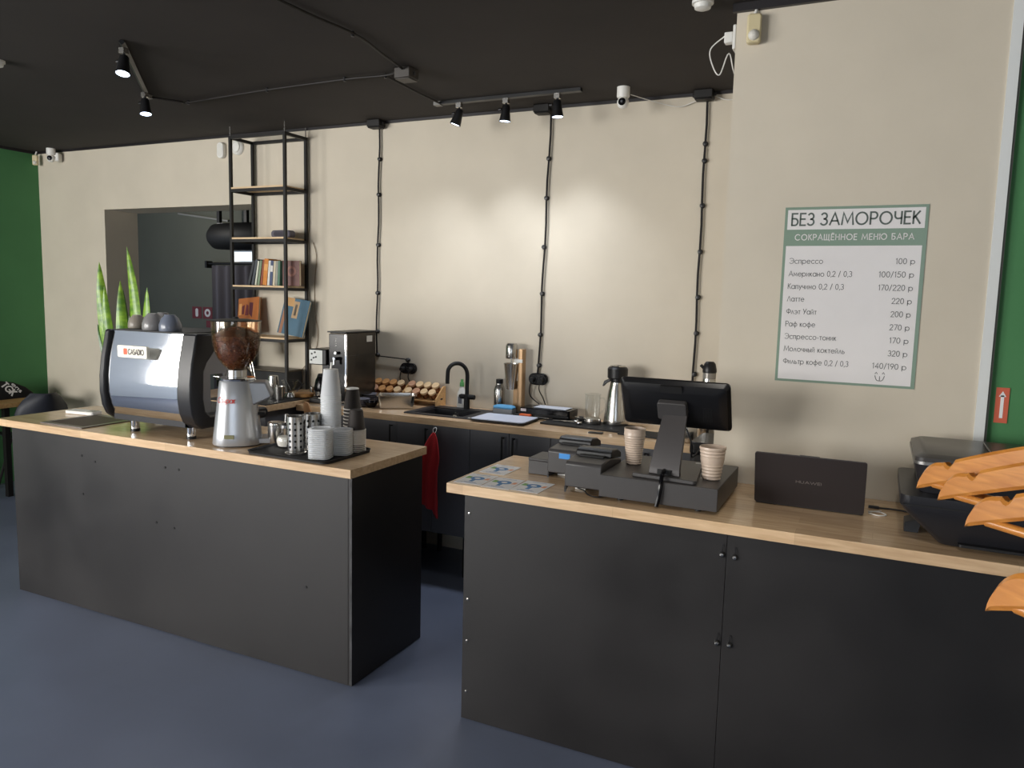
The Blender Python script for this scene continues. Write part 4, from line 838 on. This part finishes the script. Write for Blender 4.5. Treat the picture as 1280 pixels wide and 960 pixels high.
def book(x, w_, h, d, lean, col, lab, pages=True, y=-.22, z=LV[2]+.0135, title=None):
    t = thing('book', lab, 'book', (x, y, z+w_*math.sin(R(abs(lean)))), group='books leaning in a row on the shelf')
    a = R(lean)
    def ln(mb): return mb.rot(-lean, 'y', (0, 0, 0))
    part('cover', ln(MB().box(0, w_, 0, .003, 0, h).box(0, .0025, .003, d, 0, h).box(w_-.0025, w_, .003, d, 0, h)), mat('cover_%d_%d_%d' % col, col, .6, var=.1, scale=30), t)
    part('pages', ln(MB().box(.0027, w_-.0027, .0035, d-.004, .003, h-.004)), mat('page_cream', (214, 200, 170), .8), t)
    if title: part('spine_band', ln(MB().box(.001, w_-.001, -.0006, -.0001, h*.55, h*.8)), mat('band_%d_%d_%d' % title, title, .6), t)
bx0 = -3.475
for x, w_, h, lean, col, lab, ti in ((-3.455, .02, .175, -17, (54, 56, 60), 'dark grey leaning book at the left end of the row', None), (-3.422, .022, .18, -14, (70, 74, 80), 'slate grey leaning book second in the row', None),
        (-3.39, .014, .17, -11, (206, 208, 190), 'thin cream book leaning beside the grey ones', None), (-3.368, .02, .172, -10, (120, 138, 112), 'sage green leaning book', None), (-3.34, .016, .178, -9, (140, 72, 48), 'thin russet book beside the orange one', None),
        (-3.318, .036, .182, -7, (202, 128, 52), 'thick orange book in the row', (220, 160, 90)), (-3.276, .018, .17, -6, (214, 212, 206), 'narrow white book beside the orange one', None), (-3.254, .022, .17, -5, (72, 82, 112), 'dark blue book with a white band', (220, 216, 210)),
        (-3.228, .02, .168, -5, (196, 184, 160), 'beige book near the end of the row', None), (-3.204, .018, .168, -4, (150, 150, 140), 'grey-green book near the end of the row', None), (-3.182, .016, .17, -3, (88, 124, 104), 'thin teal book beside the brown one', None)):
    book(x, w_, h, .12, lean, col, lab, title=ti)
bb = thing('book', 'thick red-brown book turned with its cover to the room', 'book', (-3.155, -.2, LV[2]+.0135), 14, 'books leaning in a row on the shelf')
part('cover', MB().box(0, .125, 0, .003, 0, .172).box(0, .003, .003, .03, 0, .172).box(0, .125, .03, .033, 0, .172), mat('red_brown_cover', (98, 46, 34), .5, var=.2, scale=30), bb)
part('pages', MB().box(.004, .122, .0035, .0295, .003, .169), MATS['page_cream'], bb)
part('cover_emblem', MB().lathe([(.02, 0), (.036, 0), (.036, .0006), (.02, .0006)], 20, closed=True).rot(90, 'x').move(.065, -.0002, .1), mat('embossed_brown', (134, 78, 60), .5), bb)
def bigbook(x, y, lean, col, lab, prints, back, w_=.2, h=.26):
    t = thing('display_book', lab, 'book', (x, y, LV[3]+.0135+w_/2*math.sin(R(abs(lean)))), 0, 'large books shown cover-first on the lowest shelf')
    def ln(mb): return mb.rot(-12, 'x').rot(lean, 'y')
    part('cover', ln(MB().box(-w_/2, w_/2, -.003, 0, 0, h).box(-w_/2, -w_/2+.003, 0, .016, 0, h).box(-w_/2, w_/2, .016, .019, 0, h)), mat('cover_big_%d' % col[0], col, .5, var=.08, scale=12), t)
    part('pages', ln(MB().box(-w_/2+.004, w_/2-.003, .0005, .0155, .003, h-.003)), MATS['page_cream'], t)
    for n, (poly, c) in enumerate(prints): part('cover_print', ln(MB().prism(poly, -.0038, -.0031, 'y')), mat('print_%d_%d_%d' % c, c, .5), t)
    return t
bigbook(-3.565, -.12, -6, (188, 112, 58), 'orange picture book leaning left on the lowest shelf', [([(-.06, .14), (-.04, .14), (-.035, .21), (-.06, .2)], (108, 44, 52)), ([(-.03, .13), (.005, .13), (.0, .2), (-.02, .215)], (124, 52, 58)), ([(.01, .14), (.04, .11), (.045, .22), (.01, .225)], (96, 40, 54)), ([(-.09, .135), (-.065, .135), (-.065, .22), (-.09, .22)], (232, 170, 104)), ([(-.07, .03), (.07, .03), (.07, .05), (-.07, .05)], (232, 160, 90))], None)
bigbook(-3.16, -.13, 7, (72, 106, 126), 'blue picture book leaning right on the lowest shelf', [([(-.1, .2), (-.02, .2), (-.02, .26), (-.1, .26)], (190, 148, 96)), ([(-.02, .12), (.03, .12), (.03, .24), (-.02, .24)], (176, 146, 110)), ([(-.1, 0), (-.075, 0), (-.075, .2), (-.1, .2)], (158, 112, 84)), ([(-.005, .14), (.015, .14), (.015, .22), (-.005, .22)], (120, 120, 116))], None, w_=.225)
single('shelf_cable', MB().tube(smoothpath([(0, 0, 0), (.03, -.002, -.1), (.01, 0, -.3), (.015, 0, -.5), (.04, -.003, -.62), (.02, 0, -.75), (-.06, 0, -.85), (-.14, -.01, -.95)], 6), .0022, 6), mat('brown_cable', (120, 96, 70), .6), 'thin brown cable hanging down the wall beside the shelf', 'cable', (-3.05, -.006, 2.02))

# ------------------------------------------------------------------ menu poster
ms = thing('menu_poster', 'bar menu poster with a green border on the pale wall', 'poster', (.4615, YP-.0005, 1.382))
PW, PH = .482, .659
part('sheet', MB().box(-PW/2, PW/2, -.002, 0, 0, PH), M_postgreen, ms)
part('header_field', MB().box(-.231, .231, -.0026, -.0021, PH-.083, PH-.01), M_postwhite, ms)
part('menu_field', MB().box(-.231, .228, -.0026, -.0021, .009, PH-.144), M_postwhite, ms)
M_title = mat('title_ink', (84, 94, 88), .5)
text('title_lettering', 'БЕЗ', M_title, ms, (-.215, -.0027, PH-.067), .043, .077, weight=.07, gap=.16)
text('title_lettering', 'ЗАМОРОЧЕК', M_title, ms, (.215, -.0027, PH-.067), .043, .328, 'RIGHT', weight=.07, gap=.16)
text('subtitle_lettering', 'СОКРАЩЁННОЕ МЕНЮ БАРА', M_postwhite, ms, (0, -.0021, PH-.122), .0205, .4, 'CENTER', weight=.075, gap=.24)
rows = [('Эспрессо', '100 р'), ('Американо 0,2 / 0,3', '100/150 р'), ('Капучино 0,2 / 0,3', '170/220 р'), ('Латте', '220 р'), ('Флэт Уайт', '200 р'), ('Раф кофе', '270 р'), ('Эспрессо-тоник', '170 р'), ('Молочный коктейль', '320 р'), ('Фильтр кофе 0,2 / 0,3', '140/190 р')]
wid = [.117, .22, .195, .06, .107, .105, .182, .214, .23]
wp = [.06, .112, .11, .063, .063, .063, .06, .062, .11]
for i, (a, b) in enumerate(rows):
    z = PH*(1-.318-.0722*i)
    text('item_lettering', a, M_ink, ms, (-.214, -.0027, z), .0195, wid[i], weight=.05)
    text('price_lettering', b, M_ink, ms, (.209, -.0027, z), .0195, wp[i], 'RIGHT')
doodle = MB()
dx, dz = .125, .034
doodle.tube(smoothpath([(dx-.016, -.0032, dz+.008), (dx-.01, -.0032, dz-.008), (dx, -.0032, dz-.011), (dx+.01, -.0032, dz-.008), (dx+.016, -.0032, dz+.008)], 4), .0011, 6)
doodle.tube([(dx, -.0032, dz-.011), (dx, -.0032, dz+.006)], .001, 6)
for s in (-1, 1):
    doodle.tube([(dx+s*.012-.004, -.0032, dz+.014), (dx+s*.012, -.0032, dz+.021), (dx+s*.012+.004, -.0032, dz+.014)], .001, 6)
part('doodle', doodle, M_ink, ms)

# ------------------------------------------------------------------ wall and ceiling fittings
M_cabl = mat('black_cable', (26, 22, 21), .55)
def box_fit(loc, lab, sz=(.05, .035, .045), m=M_iron):
    t = thing('junction_box', lab, 'junction box', loc, group='black junction boxes')
    a, b, c = sz
    part('body', MB().box(-a, a, -b, b, -c, 0), m, t, bev=.004)
    part('lid', MB().box(-a*.9, a*.9, -b*.9, b*.9, -c-.007, -c-.0002), m, t, bev=.003)
    for s in (-1, 1): part('gland', MB().cyl((s*a, 0, -c*.5), (s*(a+.012), 0, -c*.5), .01), m, t)
box_fit((-2.49, -.05, HC-.001), 'black junction box above the left wall cable')
box_fit((-1.3, -.05, HC-.001), 'black junction box above the middle wall cable')
box_fit((-.36, -.05, HC-.001), 'black junction box above the right wall cable near the menu wall')
box_fit((-1.662, -.95, HC-.001), 'grey-black junction box out on the ceiling', (.045, .045, .05), mat('grey_box', (70, 66, 62), .5))
def wall_cable(pts, knobs, lab):
    t = thing('wall_cable', lab, 'cable', (0, 0, 0), group='retro cables on insulators')
    part('cord', MB().tube(pts, .0038, 8), M_cabl, t)
    part('cord', MB().tube([(x+.006, y, z) for x, y, z in pts], .0032, 8), M_cabl, t)
    for x, z in knobs: part('insulator', MB().lathe([(.001, .026), (.01, .025), (.014, .018), (.009, .012), (.014, .005), (.014, 0), (.001, 0)], 16).rot(90, 'x').move(x+.003, -.0005, z), M_black, t)
y0 = -.017
wall_cable([(-2.487, y0, 2.76)]+[(-2.487-.017*t+.004*math.sin(t*20), y0, 2.76-1.49*t) for t in [i/12 for i in range(1, 13)]]+[(-2.48, y0, 1.255), (-2.27, y0, 1.245), (-2.25, y0, 1.235), (-2.247, y0, 1.222)], [(-2.488, 2.56), (-2.494, 2.33), (-2.497, 2.0), (-2.5, 1.68), (-2.503, 1.42), (-2.5, 1.262), (-2.255, 1.24)], 'black twisted cable down the wall left of the sink, bending to a socket')
wall_cable([(-1.265-.035*t+.004*math.sin(t*17), y0, 2.765-1.552*t) for t in [i/12 for i in range(13)]], [(-1.274, 2.5), (-1.281, 2.27), (-1.289, 1.98), (-1.292, 1.7), (-1.297, 1.45), (-1.299, 1.262)], 'black twisted cable down the wall to the middle socket')
wall_cable([(-.352-.0*t+.003*math.sin(t*18), y0, 2.765-1.6*t) for t in [i/12 for i in range(13)]], [(-.352, 2.53), (-.352, 2.44), (-.351, 2.2), (-.35, 1.95), (-.349, 1.7), (-.348, 1.5), (-.347, 1.27)], 'black twisted cable down the wall nearest the menu wall')
def socket(x, z, lab):
    t = thing('double_socket', lab, 'socket', (x, -.0005, z), group='round-ended black double sockets')
    part('plate', MB().prism(rr(.125, .073, .036, 8), -.026, 0, 'y'), M_blackgl, t, bev=.006)
    for s in (-1, 1): 
        part('well', MB().lathe([(.02, 0), (.026, 0), (.026, .004), (.02, .004)], 20, closed=True).rot(90, 'x').move(s*.03, -.0265, 0), M_blackm, t)
        pg = part('plug', MB().cyl((s*.03, -.027, 0), (s*.03, -.06, -.004), .017, .013), M_blackm, t)
        part('flex', MB().tube(smoothpath([(s*.03, -.055, -.01), (s*.032-.01, -.05, -.06), (s*.02+.02*s, -.03, -.11), (s*.02+.035, -.02, -.155)], 5), .0035, 8), M_cabl, pg)
socket(-2.244, 1.184, 'black double socket above the spice rack')
socket(-1.297, 1.178, 'black double socket above the flat black appliance')
def ceil_cable(pts, lab, clips):
    t = thing('ceiling_cable', lab, 'cable', (0, 0, 0), group='cables across the ceiling')
    part('cord', MB().tube(smoothpath([(x, y, HC-.012) for x, y in pts], 6), .006, 8), M_cabl, t)
    for x, y in clips: part('clip', MB().cyl((x, y, HC-.024), (x, y, HC-.001), .008, n=10), M_black, t)
ceil_cable([(-1.6, -3.0), (-1.598, -1.9), (-1.566, -1.5), (-1.62, -1.2), (-1.655, -1.0)], 'thick ceiling cable running from the grey-black box towards the camera', [(-1.57, -1.51)])
ceil_cable([(-3.385, -1.04), (-3.3, -.9), (-3.27, -.87), (-2.7, -.92), (-2.055, -.945), (-1.82, -.93), (-1.72, -.95)], 'long ceiling cable from the two-spot track to the box', [(-3.27, -.87), (-2.6, -.925), (-2.05, -.945)])
ceil_cable([(-1.81, -.925), (-1.83, -.6), (-1.835, -.33)], 'short ceiling cable feeding the three-spot track', [(-1.81, -.92)])

M_glow = mat('spot_lens', (214, 230, 255), .3, emit=9)
def spot_head(parent, x, y, tgt, power, warm=(.95, .97, 1.0), pre='spot', ang=85):
    """track head: adapter, stem, conical housing, glowing lens; the light it gives sits in its mouth"""
    a = part('adapter', MB().box(x-.016, x+.016, y-.014, y+.014, HC-.045, HC-.0195), M_steel, parent)
    j = Vector((x, y, HC-.076)); d = (Vector(tgt)-j).normalized()
    part('stem', MB().cyl((x, y, HC-.045), (x, y, HC-.06), .007), M_black, parent)
    qd = d.to_track_quat('Z', 'Y').to_matrix()
    hb = MB().lathe([(a*.82, b*.8) for a, b in [(.001, -.03), (.02, -.028), (.026, -.02), (.03, .02), (.04, .085), (.037, .085), (.028, .03), (.001, .03)]], 26)
    hb.v = [tuple(qd @ Vector(v)+j) for v in hb.v]
    h = part('housing', hb, M_black, parent)
    lb = MB().lathe([(.001, .063), (.029, .063), (.029, .065), (.001, .065)], 24); lb.v = [tuple(qd @ Vector(v)+j) for v in lb.v]
    part('lens', lb, M_glow, h)
    part('knob', MB().cyl(j+Vector((-.028, 0, .0)), j+Vector((-.045, 0, 0)), .009), M_black, h)
    l = bpy.data.lights.new(pre, 'SPOT'); l.energy = power; l.color = warm; l.spot_size = R(ang); l.spot_blend = 1; l.shadow_soft_size = .06
    o = bpy.data.objects.new(pre, l); C.objects.link(o); o.location = j+d*.085; o.rotation_euler = (-d).to_track_quat('Z', 'Y').to_euler()
tr = thing('track_light', 'black ceiling track with three spotlights above the back worktop', 'track light')
part('track', MB().box(-1.83, -.96, -.34, -.305, HC-.019, HC-.001), M_black, tr)
part('end_connector', MB().box(-1.875, -1.831, -.342, -.303, HC-.022, HC-.001), mat('grey_connector', (120, 118, 114), .4), tr)
for x, tg in ((-1.712, (-1.86, -.36, 2.3)), (-1.41, (-1.47, -.33, 1.9)), (-1.098, (-1.04, -.33, 1.9))): spot_head(tr, x, -.322, tg, 30, (.86, .91, 1.0), ang=100)
t2 = thing('track_light', 'short black ceiling track with two spotlights above the espresso machine', 'track light')
part('track', MB().tube([(-2.642, -1.807, HC-.0105), (-3.385, -1.064, HC-.0105)], .014, 4), M_black, t2)
part('end_connector', MB().box(-.022, .022, -.018, .018, -.02, 0).move(-3.4, -1.05, HC-.001), mat('grey_connector', (120, 118, 114), .4), t2)
spot_head(t2, -2.69, -1.76, (-2.58, -1.95, 2.0), 14)
spot_head(t2, -3.3, -1.15, (-3.05, -1.3, 1.4), 14)

fill_track = thing('track_light', 'added unseen ceiling track with two spotlights brightening the right counter', 'track light')  # added track out of view, put in to brighten the right counter
part('track', MB().box(-.1, .8, -2.92, -2.885, HC-.019, HC-.001), M_black, fill_track)
for x, tg in ((.1, (-.1, -1.6, .96)), (.6, (.5, -1.6, .96))): spot_head(fill_track, x, -2.9, tg, 20, (1, .93, .84), ang=50)

def seccam(loc, lab, rz=0, wallmount=False):
    t = thing('security_camera', lab, 'security camera', loc, rz, 'white dome cameras')
    part('base', MB().lathe([(.001, 0), (.034, 0), (.034, -.05), (.03, -.056), (.001, -.056)], 26), M_white, t)
    b = part('head', MB().sphere((0, 0, -.08), .032, 22, 14), M_white, t)
    part('face', MB().lathe([(.001, .006), (.014, .005), (.02, 0), (.001, 0)], 22).rot(90, 'x').move(0, -.027, -.08), M_blackgl, b)
    part('lens', MB().sphere((0, -.033, -.08), .007, 12, 8), mat('lens_grey', (90, 92, 100), .1), b)
    if wallmount: part('bracket', MB().box(.02, .06, .0, .07, -.1, -.03), M_white, t, bev=.01)
seccam((-.745, -.26, HC-.001), 'white dome camera on the ceiling above the thermos jug', 5)
seccam((-5.72, -.09, HC-.001), 'white dome camera in the far left corner', 30, True)
single('camera_cable', MB().tube(smoothpath([(-.71, -.24, 2.765), (-.6, -.08, 2.75), (-.5, -.02, 2.735), (-.42, -.02, 2.755), (-.33, -.02, 2.78), (-.25, -.02, 2.752), (-.18, -.02, 2.752), (-.12, -.1, 2.76), (-.03, -.6, 2.66), (-.012, -1.1, 2.57), (-.03, -1.17, 2.64), (-.06, -1.18, 2.56), (-.09, -1.18, 2.6), (-.1, -1.18, 2.66), (-.045, -1.19, 2.7)], 6), .0025, 6), M_white, 'thin white cable looping from the camera to the charger', 'cable')
ad = thing('phone_charger', 'white charger plugged in at the top edge of the menu wall', 'charger', (-.001, -1.185, 2.69))
part('outlet', MB().box(-.012, 0, -.02, .05, -.045, .045), M_white, ad, bev=.003)
part('adapter', MB().box(-.045, -.0125, -.016, .02, -.018, .022), M_white, ad, bev=.004)
def pir(loc, lab, rz=0, sc_=1):
    t = thing('motion_sensor', lab, 'motion sensor', loc, rz, 'yellowed motion sensors')
    mc = mat('yellowed_plastic', (214, 200, 160), .5)
    part('case', MB().prism(rr(.052*sc_, .105*sc_, .012*sc_), -.042*sc_, -.004, 'y'), mc, t, bev=.006)
    part('lens', MB().sphere((0, -.037*sc_, -.026*sc_), .021*sc_, 18, 10), mat('milky_lens', (220, 216, 206), .4), t)
    part('bracket', MB().cyl((0, -.015, .05*sc_), (.008, -.006, .09*sc_), .006), M_white, t)
pir((.066, YP-.0005, 2.70), 'yellowed motion sensor at the top of the menu wall', 8)
pir((-5.985, -.045, 2.725), 'small yellowed motion sensor in the left corner by the green wall', 40, .8)
sn = thing('alarm_siren', 'white oval alarm unit on the wall left of the hanging shelf', 'alarm', (-3.89, -.0005, 2.695))
part('case', MB().prism(rr(.062, .115, .03, 8), -.035, 0, 'y'), M_white, sn, bev=.006)
part('front', MB().prism(rr(.044, .09, .02, 8), -.0375, -.0352, 'y'), mat('white_soft', (222, 220, 212), .5), sn)
dt = thing('smoke_detector', 'round white detector on the wall behind the shelf post', 'detector', (-3.74, -.0005, 2.71))
part('disc', MB().lathe([(.001, .03), (.035, .03), (.05, .02), (.056, .006), (.056, 0), (.001, 0)], 32).rot(90, 'x'), M_white, dt)
part('rim', MB().lathe([(.03, .031), (.04, .0305), (.04, .034), (.03, .034)], 32, closed=True).rot(90, 'x'), mat('white_soft', (222, 220, 212), .5), dt)
for loc, lab in (((-3.55, -1.82, HC-.001), 'white ceiling smoke detector at the left picture edge'), ((-.112, -1.3, HC-.001), 'white ceiling smoke detector at the top above the menu wall')):
    t = thing('smoke_detector', lab, 'detector', loc)
    part('base', MB().lathe([(.001, 0), (.04, 0), (.04, -.012), (.001, -.012)], 28), M_white, t)
    part('chamber', MB().lathe([(.001, -.0125), (.033, -.0125), (.03, -.028), (.018, -.033), (.001, -.033)], 28), M_white, t)
sg = thing('wall_sign', 'small orange-red arrow sign on the green wall at the right', 'sign', (.978, -1.1905, 1.345))
part('plate', MB().box(-.02, .02, -.003, 0, -.062, .062), mat('orange_red_sign', (206, 98, 70), .5), sg)
part('symbol', MB().box(-.005, .005, -.0036, -.0031, -.045, .035).prism([(-.011, .03), (.011, .03), (0, .05)], -.0036, -.0031, 'y'), M_paper, sg)

# ------------------------------------------------------------------ dining corner on the far left
tb = thing('cafe_table', 'pale wooden table against the green wall in the far left corner', 'table', (-5.775, -.72, 0))
part('tabletop', MB().box(-.245, .245, -.5, .5, .715, .75), wood('table_oak', (176, 136, 84), (200, 162, 108), .45), tb, bev=.002)
for x in (-.2, .2):
    for y in (-.45, .07): part('leg', MB().box(x-.02, x+.02, y-.02, y+.02, .001, .714), M_iron, tb)
ch = thing('cafe_chair', 'dark shell chair behind the left end of the island', 'chair', (-5.675, -.38, 0), -10)
shell = []
for i in range(15):
    t = i/14; u = -1+2*t
rows_ = []
for j in range(13):
    v = j/12
    row = []
    for i in range(13):
        u = -1+2*i/12; wdt = .205*(1-.55*max(0, (v-.7)/.3)**2.2) if v > .7 else .205
        if v < .45: x = -.2+.42*(v/.45); z = .45-.02*math.sin(v/.45*PI)+.03*u*u
        else: k = (v-.45)/.55; x = .22+.09*k; z = .45+.37*k
        x -= .09*u*u*(1 if v > .45 else .0)*min(1, max(0, v-.45)*6)
        row.append((x, u*wdt, z))
    rows_.append(row)
sm = MB()
for off in (0, 1):
    for row in rows_: sm.v += [(x+(.012 if off else 0), y, z-(.008 if off else 0)) for x, y, z in row]
N = 13*13
for j in range(12):
    for i in range(12):
        a = j*13+i; sm.f.append((a, a+1, a+14, a+13)); sm.f.append((N+a, N+a+13, N+a+14, N+a+1))
for i in range(12):
    sm.f += [(i, N+i, N+i+1, i+1), (156+i, 157+i, N+157+i, N+156+i), (i*13, (i+1)*13, N+(i+1)*13, N+i*13), (i*13+12, N+i*13+12, N+(i+1)*13+12, (i+1)*13+12)]
part('shell', sm, mat('dark_shell', (44, 46, 54), .5), ch, smooth=60)
for x, y in ((-.16, -.16), (-.16, .16), (.18, -.16), (.18, .16)): part('leg', MB().tube([(x*.7, y*.7, .43), (x*1.25, y*1.25, .001)], [.013, .01]), M_iron, ch)
cu = thing('printed_bag', 'black fabric bag with white lettering lying on the far left table', 'bag', (-5.87, -.55, .751), 0)
part('bag', MB().loft([[(x, y, z) for x, y in rr(a, b, .06)] for a, b, z in ((.24, .5, 0), (.26, .52, .03), (.22, .42, .08), (.14, .28, .12), (.06, .14, .135))]), mat('black_fabric', (26, 25, 28), .95, bump=.3, bscale=80), cu, smooth=60)

def bagtext(st, h, o, wd):
    tx = text('bag_lettering', st, M_paper, cu, (0, 0, 0), h, wd, weight=.1)
    Q = Matrix.Rotation(R(90), 3, 'Z') @ Matrix.Rotation(R(-32), 3, 'X') @ Matrix.Rotation(R(62), 3, 'Y')
    for v in tx.data.vertices: v.co = Q @ v.co+Vector(o)
bagtext('TGK', .06, (.118, -.02, .115), .11)
bagtext('ens', .03, (.122, .06, .118), .09)

# ------------------------------------------------------------------ dim room behind the opening
cr_ = thing('curtain', 'dark grey pleated curtain on a rail in the room behind', 'curtain', (-6.47, 2.3, 0))
cm = MB(); n = 90; top = []
for i in range(n+1): top.append((1.6*i/n, .035*math.sin(i*.75)))
cm.v = [(x, y, 1.95) for x, y in top]+[(x, y*1.2, .05) for x, y in top]+[(x, y+.006, 1.95) for x, y in top]+[(x, y*1.2+.006, .05) for x, y in top]
for i in range(n):
    a, b, c = n+1, 2*(n+1), 3*(n+1)
    cm.f += [(i, i+1, a+i+1, a+i), (b+i, c+i, c+i+1, b+i+1)]
part('cloth', cm, mat('dark_curtain', (104, 101, 108), .95), cr_, smooth=60)
part('rail', MB().cyl((-.06, 0, 1.97), (1.7, 0, 1.97), .014).box(-.08, -.05, -.03, .06, 1.92, 2.0), M_iron, cr_)
M_signr = mat('sign_red', (120, 40, 46), .5)
for x, lab, sym in ((-6.83, 'red fire sign with a white extinguisher in the back room', 0), (-6.655, 'red fire sign with a white ring in the back room', 1)):
    t = thing('fire_sign', lab, 'sign', (x, 2.3995, 1.392), group='red fire signs in the back room')
    part('plate', MB().box(-.075, .075, -.004, 0, -.07, .07), M_signr, t)
    if sym: part('symbol', MB().lathe([(.022, 0), (.048, 0), (.048, .001), (.022, .001)], 24, closed=True).rot(90, 'x').move(0, -.0042, 0), M_paper, t)
    else: part('symbol', MB().prism(rr(.045, .1, .02), -.0052, -.0042, 'y'), M_paper, t)
single('fire_sign', MB().box(-.06, .06, -.004, 0, -.04, .04), M_signr, 'small lower red sign in the back room', 'sign', (-6.62, 2.3995, 1.26))
dp_ = thing('ventilation_unit', 'bulky black unit hanging under the ceiling of the back room', 'ventilation unit', (-5.95, 2.1, 2.26))
part('drum', MB().lathe([(.001, -.28), (.1, -.28), (.14, -.22), (.15, .0), (.15, .4), (.12, .45), (.001, .45)], 24).rot(90, 'y').move(0, 0, 0), M_blackm, dp_)
part('bracket', MB().box(-.2, -.16, -.02, .02, .15, HC-2.27), M_iron, dp_)
part('bracket', MB().box(.2, .24, -.02, .02, .15, HC-2.27), M_iron, dp_)
pp = thing('conduit_lamp', 'pale conduit with a white lamp holder in the back room', 'lamp', (-6.36, 2.36, 2.46))
part('conduit', MB().cyl((-.7, 0, .1), (.1, 0, .0), .012), mat('pale_grey', (150, 150, 146), .6), pp)
part('holder', MB().prism(rr(.09, .16, .01), -.03, .03, 'y').move(0, 0, -.1), mat('pale_grey2', (176, 172, 168), .6), pp)
pl_ = bpy.data.lights.new('back_room_fill', 'POINT'); pl_.energy = 22; pl_.color = (1, .95, .86); pl_.shadow_soft_size = .05  # added point lamp brightening the back room, standing clear of the lamp holder
po_ = bpy.data.objects.new('back_room_fill', pl_); C.objects.link(po_); po_.location = (-6.33, 1.2, 2.5)
w4 = bpy.data.objects.new('window_4', None); C.objects.link(w4); w4['kind'] = 'structure'; w4.location = (-6.06, 2.3995, 2.05)
part('pane', MB().box(-.15, .15, -.004, -.001, -.05, .06), mat('lit_window', (226, 234, 240), .5, emit=1.2), w4)
part('window_frame', MB().box(-.17, .17, -.02, 0, .06, .075).box(-.17, .17, -.02, 0, -.065, -.05).box(-.17, -.15, -.02, 0, -.05, .06).box(.15, .17, -.02, 0, -.05, .06), M_white, w4)
